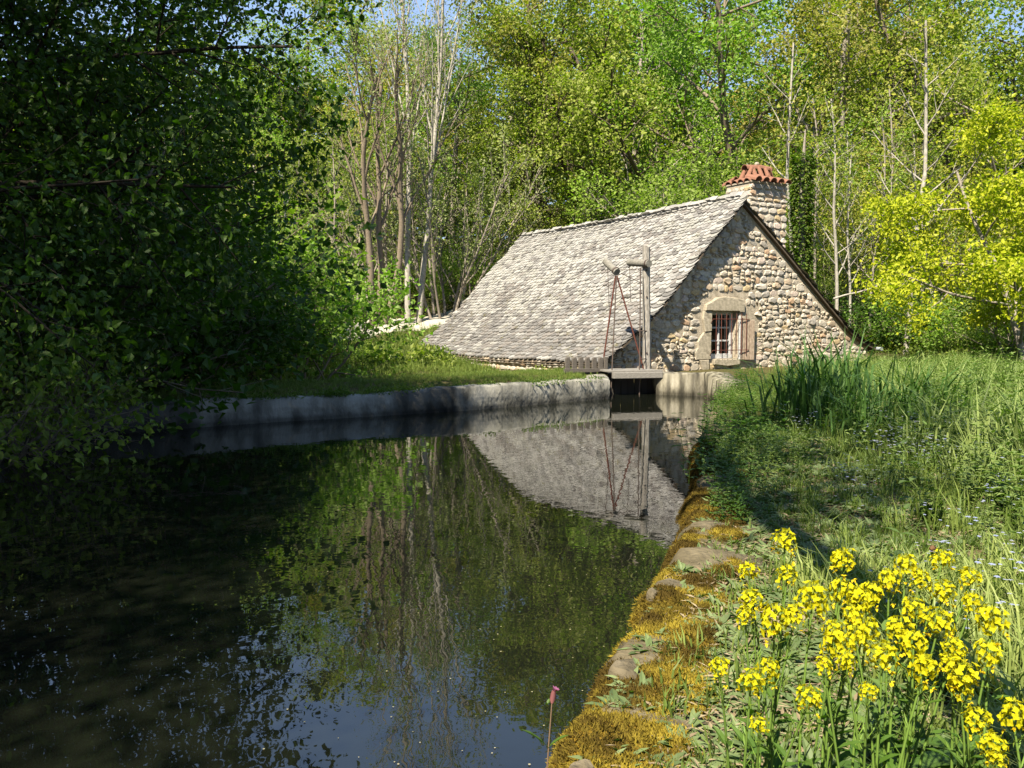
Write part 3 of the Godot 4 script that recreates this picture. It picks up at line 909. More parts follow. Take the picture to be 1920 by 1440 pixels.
# ---------------------------------------------------------------- sluice
func make_sluice() -> void:
	rng.seed = 9
	var h := thing("sluice_hoist", "weathered timber post with logs, rusty iron legs and rods above the sluice", "sluice gear", Vector3(3.37, 0.55, -21.4))
	var o := -Vector3(3.37, 0.55, -21.4)
	var p := MB.new()
	# the post: a hewn square timber with a weathered top, each face slightly uneven
	var rings := []
	for i in 9:
		var t := i / 8.0
		var y := lerpf(0.5, 3.66, t)
		var c0 := Vector3(3.385 - 0.05 * t + rng.randf_range(-0.006, 0.006), y, -21.4)
		var r := 0.098 - 0.01 * t
		var ring := []
		for k in 8:
			var a := TAU * (k + 0.5) / 8.0 + 0.5
			var sq := 1.0 / pow(pow(absf(cos(a - 0.5)), 5.0) + pow(absf(sin(a - 0.5)), 5.0), 0.2)
			ring.append(o + c0 + Vector3(cos(a) * r * sq * 0.98, (rng.randf_range(-0.05, 0.05) if i == 8 else 0.0), sin(a) * r * sq * 0.98))
		rings.append(ring)
	for i in 8:
		for k in 8:
			var k2 := (k + 1) % 8
			var mid: Vector3 = (rings[i][k] + rings[i][k2]) * 0.5 - (o + Vector3(3.36, 0, -21.4))
			p.face(rings[i][k], rings[i][k2], rings[i + 1][k2], rings[i + 1][k], Vector3(mid.x, 0, mid.z), WHITE)
	for k in 8:
		var tp := o + Vector3(3.335, 3.63, -21.4)
		p.face(tp, rings[8][k], rings[8][(k + 1) % 8], tp, UP, WHITE)
	part("post", p.mesh(), M.old_wood, h)
	for lg in [[Vector3(2.6, 3.0, -21.25), Vector3(2.36, 3.3, -21.72), 0.092], [Vector3(3.37, 3.2, -21.12), Vector3(2.98, 3.28, -21.85), 0.092]]:
		var a: Vector3 = lg[0]
		var b: Vector3 = lg[1]
		var l := MB.new()
		var pts := PackedVector3Array()
		var rad := PackedFloat32Array()
		for i in 7:
			pts.append(o + a.lerp(b, i / 6.0))
			rad.append(lg[2] * (1.0 if i != 1 else 0.9) * rng.randf_range(0.95, 1.04))
		l.tube(pts, rad, 12, WHITE, true)
		var roller := part("log", l.mesh(), M.log, h)
		var wr := MB.new()
		var dd := (b - a).normalized()
		wr.tube(PackedVector3Array([o + a + dd * 0.05, o + a + dd * 0.1]), PackedFloat32Array([lg[2] * 1.07, lg[2] * 1.07]), 12, WHITE, true)
		part("iron_band", wr.mesh(), M.iron, roller)
	for lg in [[Vector3(2.57, 2.92, -21.3), Vector3(2.27, 0.6, -21.45)], [Vector3(2.6, 2.92, -21.3), Vector3(3.3, 0.58, -21.35)]]:
		var l := MB.new()
		l.bar(o + lg[0], o + lg[1], 0.02, WHITE, 8)
		part("iron_leg", l.mesh(), M.rust, h)
	for lg in [[Vector3(2.58, 2.9, -21.2), Vector3(2.37, -0.4, -20.55), 0.016], [Vector3(3.17, 3.1, -21.2), Vector3(3.1, -0.4, -20.7), 0.016], [Vector3(2.4, 3.2, -21.6), Vector3(2.47, 1.75, -21.6), 0.008], [Vector3(2.98, 3.2, -21.8), Vector3(3.02, 2.3, -21.8), 0.008]]:
		var l := MB.new()
		l.bar(o + lg[0], o + lg[1], lg[2], WHITE, 6)
		part("rod", l.mesh(), M.iron, h)
	for lg in [[Vector3(2.42, 3.08, -21.5), Vector3(3.28, 3.06, -21.42)], [Vector3(2.7, 2.98, -21.28), Vector3(3.25, 2.72, -21.38)]]:
		var l := MB.new()
		l.bar(o + lg[0], o + lg[1], 0.009, WHITE, 6)
		part("tie_wire", l.mesh(), M.iron, h)
	for q in [[0.9, 0.35], [2.3, 0.2], [2.95, 0.5]]:
		var bt := MB.new()
		var c0 := o + Vector3(3.375 - 0.012 * q[0], q[0] + 0.1, -21.4 + 0.098)
		bt.bar(c0 - Vector3(0, 0, 0.02), c0 + Vector3(0, 0, 0.025), 0.022, WHITE, 6)
		part("bolt", bt.mesh(), M.iron, h)
	for q in [[Vector3(3.16, 1.55, -21.3), Vector3(3.36, 1.55, -21.3)], [Vector3(3.14, 0.85, -21.2), Vector3(3.36, 0.85, -21.3)], [Vector3(2.5, 2.2, -21.25), Vector3(2.56, 2.2, -21.2)]]:
		var bt := MB.new()
		bt.bar(o + q[0], o + q[1], 0.014, WHITE, 6)
		part("rod_guide", bt.mesh(), M.iron, h)
	# the walkway: a heavy front beam and short planks
	var w := thing("plank_walkway", "grey timber footbridge over the sluice opening", "walkway", Vector3(2.95, 0.4, -20.8), 0.26)
	var bm := MB.new()
	bm.box(Transform3D(Basis(), Vector3(0.02, 0.085, 0.24)), Vector3(1.28, 0.15, 0.14), WHITE, 0.012)
	part("beam", bm.mesh(), solid(Color(0.2, 0.187, 0.165), 0.9, M.grain, Vector3(1, 6, 6)), w)
	for i in 5:
		var pl := MB.new()
		pl.box(Transform3D(Basis(UP, rng.randf_range(-0.02, 0.02)), Vector3(0.0, 0.172 + rng.randf_range(0, 0.008), 0.1 - i * 0.205)), Vector3(1.34 + rng.randf_range(-0.06, 0.1), 0.045, 0.19), WHITE, 0.006)
		part("plank", pl.mesh(), solid(Color(0.2, 0.187, 0.165), 0.9, M.grain, Vector3(1, 6, 6)), w)
	var gate := thing("sluice_gate", "dark upright boards closing the sluice below the footbridge", "sluice gate", Vector3(2.95, -0.3, -21.15), 0.26)
	for i in 7:
		var s := MB.new()
		s.box(Transform3D(Basis(), Vector3(-0.54 + i * 0.18, 0.4, rng.randf_range(-0.012, 0.012))), Vector3(0.165, 0.8, 0.04), WHITE, 0.005)
		part("board", s.mesh(), solid(Color(0.035, 0.03, 0.025), 0.8), gate)
	var bk := thing("palings", "short row of six round-topped grey palings beside the footbridge", "fence", Vector3(1.82, 0.48, -21.05), 0.42)
	for i in 6:
		var s := MB.new()
		var x := -0.5 + i * 0.185
		var hh := 0.43 + rng.randf_range(-0.02, 0.02)
		var outline := []
		for k in 7:
			var a := PI * k / 6.0
			outline.append(Vector2(x + cos(a) * 0.068, hh - 0.06 + sin(a) * 0.06))
		outline.append(Vector2(x - 0.068, 0.0)); outline.append(Vector2(x + 0.068, 0.0))
		part("paling", slab(outline, 0.02, -0.02), M.dark_wood, bk, Transform3D(Basis(Vector3(1, 0, 0), rng.randf_range(-0.03, 0.03)), Vector3.ZERO))
	var rl := MB.new()
	rl.box(Transform3D(Basis(), Vector3(-0.03, 0.1, 0.04)), Vector3(1.2, 0.1, 0.035), WHITE, 0.006)
	part("rail", rl.mesh(), M.dark_wood, bk)
	var ep := MB.new()
	ep.box(Transform3D(Basis(), Vector3(0.56, 0.2, 0.0)), Vector3(0.09, 0.44, 0.1), WHITE, 0.008)
	part("end_post", ep.mesh(), M.dark_wood, bk)

# ---------------------------------------------------------------- trees
func rnd_dir() -> Vector3:
	return Vector3(rng.randfn(), rng.randfn(), rng.randfn()).normalized()

# grows one limb and its children; TIPS gets [position, direction] of the twigs that bear leaves
func limb(mb: MB, tips: Array, p: Vector3, d: Vector3, len_: float, r: float, depth: int, P: Dictionary) -> void:
	var segs := 7 if depth == P.depth else (4 if depth > 0 else 2)
	var pts := PackedVector3Array([p])
	var rad := PackedFloat32Array([r])
	var dirs := [d]
	for i in segs:
		d = (d + rnd_dir() * P.wiggle + UP * P.rise * (1.0 if depth < P.depth else 0.2)).normalized()
		p += d * len_ / segs
		pts.append(p)
		dirs.append(d)
		rad.append(r * lerpf(1.0, 0.35 if depth > 0 else 0.25, (i + 1.0) / segs))
	mb.tube(pts, rad, [3, 4, 5, 7, 8][mini(depth, 4)], WHITE)
	if depth <= P.get("leaf_depth", 0):
		for i in range(1, pts.size()):
			tips.append([pts[i], dirs[i]])
	if depth == 0:
		return
	var k: int = P.kids[depth - 1]
	var az := rng.randf() * TAU
	for i in k:
		var lo: float = P.from[depth - 1]
		var t := lerpf(lo, 0.98, (i + rng.randf_range(0.1, 0.9)) / k)
		var f := t * segs
		var i0 := mini(int(f), segs - 1)
		var at := pts[i0].lerp(pts[i0 + 1], f - i0)
		var dd: Vector3 = dirs[i0]
		var side := dd.cross(Vector3.RIGHT if absf(dd.x) < 0.8 else Vector3.FORWARD).normalized().rotated(dd, az)
		az += 2.4 + rng.randf_range(-0.5, 0.5)
		var ang := deg_to_rad(P.angle[depth - 1] * rng.randf_range(0.75, 1.25))
		var nd := (dd * cos(ang) + side * sin(ang)).normalized()
		var shape: float = lerpf(1.15, P.get("taper", 0.6), t)
		limb(mb, tips, at, nd, len_ * P.ratio[depth - 1] * shape * rng.randf_range(0.75, 1.2), lerpf(rad[i0], rad[i0 + 1], f - i0) * P.get("thin", 0.62), depth - 1, P)

func leaf_crown(tips: Array, per: int, spread: float, l: float, cols: Array, detail := false, droop := 0.2) -> ArrayMesh:
	var mb := MB.new()
	mb.flat = true
	for tp in tips:
		var p: Vector3 = tp[0]
		var d: Vector3 = tp[1]
		var tone := rng.randf()
		for i in per:
			var q := p + Vector3(rng.randfn(), rng.randfn() * 0.7, rng.randfn()) * spread
			var ld := (d * 0.4 + rnd_dir() - UP * droop).normalized()
			var up := (Vector3(-0.2, 0.8, 0.55) + rnd_dir()).normalized()      # leaves turn to the light
			var c: Color = cols[0].lerp(cols[1], clampf(tone * 0.6 + rng.randf() * 0.4, 0, 1))
			c = c * rng.randf_range(0.82, 1.15)
			var s := l * rng.randf_range(0.5, 1.35)
			if detail: mb.leaf6(q, ld, up, s, s * 0.72, c)
			else: mb.leaf(q, ld, up, s, s * 0.7, c)
	return mb.mesh()

var kinds := {}
func tree_kind(called: String, sd: int, height: float, r: float, P: Dictionary, per: int, spread: float, l: float, cols: Array, bark: String, detail := false, stems := 1, droop := 0.2) -> void:
	rng.seed = sd
	var wood := MB.new()
	var tips := []
	for s in stems:
		var lean := Vector3(rng.randfn() * P.get("lean", 0.04), 1, rng.randfn() * P.get("lean", 0.04)).normalized()
		var at := Vector3.ZERO
		if stems > 1:
			var a := TAU * s / stems + rng.randf() * 0.6
			at = Vector3(cos(a), 0, sin(a)) * P.get("base", 0.2)
			lean = (lean + Vector3(cos(a), 0, sin(a)) * P.get("splay", 0.25)).normalized()
		limb(wood, tips, at - Vector3(0, 0.3, 0), lean, height * rng.randf_range(0.85, 1.0), r, P.depth, P)
	kinds[called] = {"wood": wood.mesh(), "crown": leaf_crown(tips, per, spread, l, cols, detail, droop), "bark": bark}

func plant_tree(kind: String, called: String, label: String, category: String, at: Vector3, turn: float, size: Vector3, leaf_mat: Material, group := "", bark := "") -> Node3D:
	var k: Dictionary = kinds[kind]
	var t := thing(called, label, category, at, turn, group)
	var sc := Transform3D(Basis.from_scale(size), Vector3.ZERO)
	part("trunk", k.wood, M[bark if bark else k.bark], t, sc)
	part("crown", k.crown, leaf_mat, t, sc)
	return t

func at_photo_column(px: float, deep: float) -> Vector3:
	return on_ground((px - 960.0) / 1600.0 * deep, -deep)

func make_kinds() -> void:
	var bright := [Color(0.2, 0.245, 0.045), Color(0.33, 0.36, 0.075)]
	var fresh := [Color(0.155, 0.225, 0.04), Color(0.27, 0.33, 0.065)]
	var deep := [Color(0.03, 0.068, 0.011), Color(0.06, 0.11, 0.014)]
	var gold := [Color(0.25, 0.33, 0.016), Color(0.37, 0.42, 0.03)]
	var silver := [Color(0.2, 0.24, 0.085), Color(0.29, 0.32, 0.13)]
	var broad := {"depth": 3, "kids": [5, 6, 11], "from": [0.25, 0.25, 0.28], "angle": [42.0, 48.0, 58.0], "ratio": [0.5, 0.5, 0.46], "wiggle": 0.2, "rise": 0.06, "leaf_depth": 0, "taper": 0.45}
	tree_kind("broad_a", 11, 12.0, 0.2, broad, 17, 0.27, 0.135, bright, "bark_dark")
	tree_kind("broad_b", 12, 12.0, 0.19, broad, 17, 0.27, 0.135, fresh, "bark_brown")
	tree_kind("broad_c", 13, 12.0, 0.21, broad, 12, 0.3, 0.13, bright, "bark_dark")
	tree_kind("broad_d", 14, 12.0, 0.18, broad, 12, 0.27, 0.13, fresh, "bark_grey")
	var slim := {"depth": 2, "kids": [6, 16], "from": [0.2, 0.3], "angle": [38.0, 42.0], "ratio": [0.42, 0.26], "wiggle": 0.12, "rise": 0.09, "leaf_depth": 0, "taper": 0.35, "thin": 0.5}
	tree_kind("slim_a", 21, 10.0, 0.075, slim, 5, 0.16, 0.12, bright, "bark_pale")
	tree_kind("slim_b", 22, 10.0, 0.07, slim, 8, 0.18, 0.12, fresh, "bark_pale")
	tree_kind("slim_c", 23, 10.0, 0.08, slim, 3, 0.16, 0.11, bright, "bark_pale")
	var tall := {"depth": 3, "kids": [6, 8, 11], "from": [0.2, 0.25, 0.36], "angle": [28.0, 28.0, 20.0], "ratio": [0.5, 0.42, 0.4], "wiggle": 0.07, "rise": 0.09, "leaf_depth": 0, "taper": 0.6, "thin": 0.55, "splay": 0.07}
	tree_kind("tall_pale", 31, 15.0, 0.13, tall, 2, 0.2, 0.1, silver, "bark_pale", false, 2)
	var fork := {"depth": 3, "kids": [5, 6, 6], "from": [0.2, 0.3, 0.35], "angle": [35.0, 36.0, 24.0], "ratio": [0.45, 0.4, 0.42], "wiggle": 0.16, "rise": 0.08, "leaf_depth": 0, "taper": 0.7, "thin": 0.62, "splay": 0.13}
	tree_kind("forked_dark", 33, 12.0, 0.16, fork, 3, 0.2, 0.11, silver, "bark_brown", false, 3)
	var willow := {"depth": 2, "kids": [7, 12], "from": [0.15, 0.15], "angle": [24.0, 32.0], "ratio": [0.3, 0.42], "wiggle": 0.12, "rise": 0.12, "leaf_depth": 1, "taper": 0.45, "splay": 0.3, "base": 0.4}
	tree_kind("willow", 35, 7.5, 0.06, willow, 5, 0.14, 0.1, silver, "bark_grey", false, 7, 0.0)
	var bush := {"depth": 2, "kids": [6, 8], "from": [0.2, 0.15], "angle": [45.0, 45.0], "ratio": [0.45, 0.55], "wiggle": 0.2, "rise": 0.04, "leaf_depth": 1, "taper": 0.7, "splay": 0.75, "base": 0.25}
	tree_kind("bush_a", 41, 2.6, 0.03, bush, 7, 0.13, 0.1, fresh, "bark_brown", false, 9)
	tree_kind("bush_b", 42, 2.6, 0.03, bush, 7, 0.14, 0.11, bright, "bark_brown", false, 9)
	var shrub := {"depth": 3, "kids": [5, 6, 6], "from": [0.2, 0.2, 0.15], "angle": [40.0, 45.0, 40.0], "ratio": [0.5, 0.5, 0.5], "wiggle": 0.18, "rise": 0.05, "leaf_depth": 0, "taper": 0.6, "splay": 0.4, "base": 0.5}
	tree_kind("tall_bush_a", 44, 6.0, 0.06, shrub, 4, 0.22, 0.12, bright, "bark_grey", false, 9)
	tree_kind("tall_bush_b", 45, 6.0, 0.06, shrub, 5, 0.22, 0.12, fresh, "bark_grey", false, 9)
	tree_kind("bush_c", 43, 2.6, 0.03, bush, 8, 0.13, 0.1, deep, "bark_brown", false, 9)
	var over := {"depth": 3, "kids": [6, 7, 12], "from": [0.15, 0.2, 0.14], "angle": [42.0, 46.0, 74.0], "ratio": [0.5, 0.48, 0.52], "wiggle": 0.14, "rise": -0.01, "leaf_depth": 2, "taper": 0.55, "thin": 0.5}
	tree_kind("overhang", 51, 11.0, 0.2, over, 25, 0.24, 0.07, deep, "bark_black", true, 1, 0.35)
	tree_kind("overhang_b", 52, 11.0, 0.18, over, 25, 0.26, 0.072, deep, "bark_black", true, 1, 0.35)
	tree_kind("maple", 61, 6.0, 0.085, {"depth": 3, "kids": [5, 6, 9], "from": [0.2, 0.2, 0.16], "angle": [45.0, 50.0, 68.0], "ratio": [0.5, 0.5, 0.5], "wiggle": 0.16, "rise": 0.03, "leaf_depth": 0, "taper": 0.5}, 36, 0.2, 0.1, gold, "bark_grey")
	tree_kind("bramble", 62, 1.9, 0.012, {"depth": 1, "kids": [9], "from": [0.1], "angle": [50.0], "ratio": [0.35], "wiggle": 0.3, "rise": -0.1, "leaf_depth": 1, "taper": 0.8, "splay": 0.9, "base": 0.3}, 3, 0.09, 0.085, fresh, "bark_brown", true, 26, 0.1)

func make_trees() -> void:
	make_kinds()
	rng.seed = 303
	var tints := [M.leaf, M.leaf_warm, M.leaf_dim, M.leaf_fresh, M.leaf_bronze]
	# ---- the wood on the slope behind the mill: [kind, column, depth, height, width, tint, label]
	var wood := [
		["broad_a", 300, 36, 12.0, 1.0, 2, "dim green tree behind the dark overhanging tree at the pond's far end"],
		["broad_b", 430, 40, 12.5, 1.0, 3, "fresh green tree seen past the tips of the dark overhanging boughs"],
		["broad_a", 560, 44, 12.0, 1.0, 0, "yellow green tree standing behind the dark forked tree, on its shadier side"],
		["slim_b", 590, 32, 8.5, 1.2, 1, "thin young tree with yellow green leaves beside the gravel path"],
		["broad_c", 690, 50, 15.0, 1.0, 4, "bronze tinged tree far behind the dark forked tree"],
		["broad_d", 850, 43, 14.0, 1.0, 3, "leafy tree close behind the tall pale twin trunk"],
		["broad_a", 930, 42, 12.5, 1.05, 0, "dark limbed spreading tree above the far end of the roof ridge"],
		["broad_b", 1010, 46, 16.0, 1.0, 4, "tall bronze green tree rising over the far half of the ridge"],
		["broad_c", 1110, 42, 15.5, 1.0, 0, "open crowned tree with sky gaps above the middle of the ridge"],
		["broad_d", 1190, 50, 18.0, 1.0, 3, "high fresh green crown behind the middle of the roof"],
		["broad_a", 1270, 42, 16.5, 1.1, 0, "great bright green oak rising just beyond the chimney end of the ridge"],
		["broad_b", 1390, 41, 17.5, 1.0, 3, "tall dark trunked tree directly above the chimney"],
		["broad_c", 1470, 46, 17.0, 1.0, 4, "bronze green tree behind the thin pale trunks beside the chimney"],
		["broad_d", 1560, 38, 15.5, 1.0, 4, "bronze olive tree above the right slope of the mill"],
		["broad_a", 1640, 44, 17.5, 1.0, 0, "large tree with a dark fork against the sky, right of the mill"],
		["broad_b", 1740, 40, 16.0, 1.0, 1, "tall tree behind the golden maple, on the side of the mill"],
		["broad_c", 1830, 37, 15.0, 1.0, 2, "soft green tree above the golden maple"],
		["broad_d", 1930, 34, 14.5, 1.0, 1, "tall tree at the photo's edge behind the golden maple"],
		["broad_a", 2050, 32, 13.0, 1.0, 0, "leafy tree standing outside the maple, furthest along the slope"],
		["broad_b", 560, 60, 16.0, 1.3, 2, "far tree deep in the wood beyond the gravel path"],
		["broad_c", 780, 62, 20.0, 1.2, 1, "far tree showing between the boughs of the tall pale tree"],
		["broad_d", 960, 60, 20.0, 1.2, 0, "far tree on the skyline over the low end of the roof ridge"],
		["broad_a", 1140, 62, 22.0, 1.2, 2, "far tree on the skyline over the middle of the roof"],
		["broad_b", 1320, 60, 23.0, 1.2, 1, "far tree on the skyline between the oak and the chimney"],
		["broad_c", 1500, 60, 23.0, 1.2, 0, "far tree on the skyline behind the pale trunks"],
		["broad_d", 1690, 60, 22.0, 1.2, 3, "far tree on the skyline between mill and maple"],
		["broad_a", 1870, 58, 21.0, 1.2, 2, "far tree on the skyline above the maple"],
		["broad_b", 350, 56, 15.0, 1.2, 2, "far tree almost hidden behind the dark overhanging boughs"],
		["slim_a", 940, 39, 7.6, 1.0, 0, "pale sapling nearest the low end of the roof ridge"],
		["slim_c", 978, 40, 8.6, 1.0, 1, "taller pale sapling forking above the low end of the ridge"],
		["slim_a", 1075, 40, 9.6, 1.0, 1, "single thin pale sapling over the middle of the ridge"],
		["slim_c", 1180, 40, 9.6, 1.1, 0, "bare pale sapling leaning behind the roof, near the chimney"],
		["slim_c", 1488, 31, 13.5, 1.0, 1, "tall bare pale trunk closest to the chimney"],
		["slim_a", 1575, 29.5, 10.5, 1.1, 0, "leafy pale trunk rising over the right roof edge"],
		["slim_c", 1595, 30, 9.0, 0.9, 1, "thin trunk paired with the leafy one over the right roof edge"],
		["slim_c", 1697, 29, 13.5, 1.2, 1, "tallest pale trunk between the mill and the golden maple"],
		["slim_b", 1770, 31, 10.0, 1.2, 0, "slender olive tree half hidden behind the golden maple"],
		["slim_b", 1640, 33, 10.0, 1.3, 2, "slender tree beside the dark hollow right of the mill"],
		["slim_b", 860, 39, 8.5, 1.3, 0, "slender leafy tree above the slope of the roof's far end"],
		["slim_a", 510, 32, 8.5, 1.3, 1, "slender tree rising behind the low green hornbeam"],
	]
	var stems := [[640, 37, 9.5, "bare grey stem left of the dark forked tree"], [668, 40, 11.0, "bare grey stem rising between the forked tree's limbs"], [735, 39, 12.0, "thin grey stem between the forked tree and the pale twin trunk"], [752, 42, 10.5, "second thin grey stem just beside the pale twin trunk"], [815, 40, 11.5, "grey stem close on the mill side of the pale twin trunk"], [885, 41, 10.0, "grey stem over the lower part of the roof's far edge"], [915, 43, 9.0, "short grey stem over the roof's far edge"], [1020, 43, 11.0, "grey stem between the two pale saplings over the ridge"], [1125, 42, 10.0, "grey stem over the ridge behind the post"], [1235, 41, 11.0, "grey stem over the upper half of the ridge"], [1530, 32, 11.0, "grey stem between the chimney and the paired trunks"], [1625, 31, 10.0, "grey stem above the dark hollow"], [1655, 33, 12.0, "taller grey stem above the dark hollow, nearer the maple"], [1735, 31, 10.5, "grey stem in front of the tall yellow bush beside the maple"]]
	for w in stems:
		var kd: String = ["slim_c", "slim_a", "slim_c"][rng.randi() % 3]
		var s: float = w[2] / 10.0 * 0.86
		plant_tree(kd, "thin_tree", w[3], "tree", at_photo_column(w[0], w[1]), rng.randf() * TAU, Vector3(s, s, s) * Vector3(0.95, 1.0, 0.95), tints[rng.randi() % 5], "thin grey trees in the wood", "bark_grey")
	for w in wood:
		var at := at_photo_column(w[1], w[2])
		var kind: String = w[0]
		var base_h := 12.0 if kind.begins_with("broad") else 10.0
		var s: float = w[3] / base_h * (0.97 if w[1] > 600 and kind.begins_with("broad") else 0.86)
		var name_ := "woodland_tree" if kind.begins_with("broad") else "sapling"
		plant_tree(kind, name_, w[6], "tree", at, rng.randf() * TAU, Vector3(s * w[4], s, s * w[4]), tints[w[5]], "trees of the wood behind the mill" if name_ == "woodland_tree" else "saplings behind the mill")
	plant_tree("tall_pale", "pale_tree", "tall pale grey tree with twin trunks and nearly bare upright boughs", "tree", at_photo_column(775, 37), 0.6, Vector3(1.1, 1.2, 1.1), M.leaf)
	plant_tree("forked_dark", "forked_tree", "dark brown forked tree with bare twigs leaning beside the gravel path", "tree", at_photo_column(706, 36), 2.2, Vector3(1.0, 0.95, 1.0), M.leaf)
	plant_tree("willow", "willow", "fine silvery green willow thicket in front of the pale twin trunk", "tree", at_photo_column(835, 38.5), 0.3, Vector3(1.2, 1.15, 1.2), M.leaf)
	plant_tree("willow", "willow", "thin leaved grey green willow beside the dark forked tree, over the path", "tree", at_photo_column(700, 41), 2.3, Vector3(1.1, 1.1, 1.1), M.leaf_dim)
	plant_tree("maple", "maple", "bright golden green maple at the edge of the meadow", "tree", at_photo_column(1930, 19), 1.0, Vector3(0.98, 0.98, 0.98), M.leaf_warm)
	plant_tree("maple", "maple", "lower golden green maple behind the larger maple at the photo's edge", "tree", at_photo_column(1960, 21.5), 3.0, Vector3(0.85, 0.7, 0.85), M.leaf_warm)
	# ---- undergrowth shrubs one can tell apart: [kind, column, depth, height, width, tint, label]
	var shrubs := [
		["bush_a", 550, 21.5, 3.7, 1.25, 3, "rounded mid green hornbeam bush above the far pond wall"],
		["bush_a", 410, 21.5, 3.8, 1.3, 2, "green bush standing behind the hornbeam above the pond wall"],
		["bush_a", 560, 24, 2.2, 1.0, 0, "low green bush between the hornbeam and the gravel path"],
		["bush_b", 650, 27, 1.0, 1.0, 3, "small bright bush on the bank below the gravel path"],
		["bush_a", 905, 41, 3.2, 1.2, 3, "green bush beyond the path against the roof's far end"],
		["tall_bush_a", 1010, 42, 5.0, 1.3, 0, "yellow green bush behind the saplings over the ridge"],
		["tall_bush_b", 1130, 42, 5.2, 1.3, 0, "leafy bush behind the roof ridge, second from the saplings"],
		["tall_bush_a", 1260, 39.5, 7.0, 1.4, 3, "tall bright bush behind the ridge just short of the chimney"],
		["tall_bush_b", 1340, 37, 7.0, 1.3, 2, "shadowed bush tucked behind the chimney"],
		["tall_bush_a", 1550, 35, 6.0, 1.2, 1, "yellow bush over the upper right roof edge"],
		["tall_bush_b", 1535, 33, 4.0, 1.0, 0, "green bush over the lower right roof edge"],
		["tall_bush_a", 1620, 37, 7.0, 1.3, 1, "tall olive bush above the dark hollow"],
		["tall_bush_a", 1770, 34, 6.5, 1.4, 1, "tall yellow bush behind the golden maple"],
		["bush_a", 1735, 30, 2.3, 1.5, 3, "wide green bramble mound beyond the meadow"],
		["bush_a", 1840, 27, 2.0, 1.5, 3, "green bramble mound under the golden maple"],
		["bush_c", 1660, 30.5, 2.2, 1.5, 2, "dark low bush at the foot of the dark hollow"],
		["tall_bush_b", 1930, 24, 3.6, 1.5, 0, "green bush behind the foot of the golden maple"],
		["tall_bush_b", 470, 30, 4.4, 1.6, 2, "dark bush in the shade behind the hornbeam"],
		["bush_a", 300, 23, 4.8, 1.6, 2, "dark bush deep in shade above the pond's shaded corner"],
		["bush_c", 200, 16.5, 3.8, 1.4, 2, "dark bush behind the brambles at the water's shaded corner"],
		["bush_c", 90, 14, 4.2, 1.4, 2, "dark bush filling the shade under the overhanging tree"],
		["bush_c", 350, 16.5, 2.4, 1.2, 2, "dark low bush on the pond wall beside the brambles"],
	]
	for w in shrubs:
		var s: float = w[3] / (6.0 if w[0].begins_with("tall") else 2.6) * 0.95
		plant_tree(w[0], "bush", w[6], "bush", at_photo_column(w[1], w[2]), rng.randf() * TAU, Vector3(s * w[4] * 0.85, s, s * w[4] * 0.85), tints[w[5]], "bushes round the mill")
	# ---- the big shaded trees on the near side of the pond and behind it
	var big := [
		[Vector3(-8.7, 0, -11.0), 1.5, 1.0, "overhang", "dark leafy tree hanging over the pond from its shaded bank"],
		[Vector3(-10.6, 0, -15.8), 3.3, 0.85, "overhang_b", "dark tree behind the overhanging one, above the pond wall's end"],
		[Vector3(-8.4, 0, -8.0), 5.0, 1.05, "overhang_b", "dark tree whose boughs fill the upper corner over the water"],
		[Vector3(-11.5, 0, -12.5), 3.0, 1.3, "overhang", "tall shade tree standing back from the pond's shaded bank"],
		[Vector3(-7.4, 0, 0.8), 1.0, 0.85, "overhang_b", "smaller dense tree beside the viewer across the shaded water"],
		[Vector3(-7.8, 0, 4.0), 3.0, 1.0, "overhang", "dense tree behind the viewer where the shaded bank turns"],
		[Vector3(-11.5, 0, -5.5), 5.2, 1.4, "overhang", "tall tree beside the water that shades the pond wall"],
		[Vector3(-7.5, 0, -9.4), 2.6, 0.95, "overhang", "dark tree leaning out over the water with leaves against the sky"],
		[Vector3(-11.0, 0, -2.6), 1.9, 1.25, "overhang_b", "tall tree on the shaded bank level with the viewer"],
		[Vector3(-10.5, 0, 0.8), 0.9, 1.45, "overhang_b", "tall tree behind the viewer that shades the water"],
		[Vector3(-13.5, 0, -1.0), 2.4, 1.5, "overhang", "outermost tall tree behind the viewer, beyond the shaded bank"],
	]
	for w in big:
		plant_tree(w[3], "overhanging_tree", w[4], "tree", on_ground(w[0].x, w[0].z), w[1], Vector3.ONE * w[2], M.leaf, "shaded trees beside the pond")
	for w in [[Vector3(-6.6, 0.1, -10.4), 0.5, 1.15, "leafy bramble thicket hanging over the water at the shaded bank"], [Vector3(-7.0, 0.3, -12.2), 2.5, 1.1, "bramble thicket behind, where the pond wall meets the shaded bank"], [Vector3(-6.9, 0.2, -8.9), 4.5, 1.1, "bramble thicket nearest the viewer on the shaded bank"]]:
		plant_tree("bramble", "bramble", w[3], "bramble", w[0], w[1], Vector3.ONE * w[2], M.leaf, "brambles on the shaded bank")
	tree_kind("bank_shade", 53, 14.0, 0.17, {"depth": 3, "kids": [5, 6, 9], "from": [0.2, 0.25, 0.62], "angle": [40.0, 45.0, 52.0], "ratio": [0.5, 0.5, 0.24], "wiggle": 0.1, "rise": 0.03, "leaf_depth": 1, "taper": 0.7}, 6, 0.24, 0.15, [Color(0.08, 0.14, 0.02), Color(0.13, 0.19, 0.02)], "bark_brown")
	var sh := plant_tree("bank_shade", "shade_tree", "leaning tree on the near bank behind the viewer that shades the grass", "tree", on_ground(0.9, 1.2), 0.4, Vector3.ONE, M.leaf)
	sh.rotation = Vector3(-0.17, 0.4, 0.21)
	var bough := {"depth": 2, "kids": [12, 16], "from": [0.1, 0.2], "angle": [50.0, 52.0], "ratio": [0.32, 0.34], "wiggle": 0.07, "rise": -0.012, "leaf_depth": 1, "taper": 0.6}
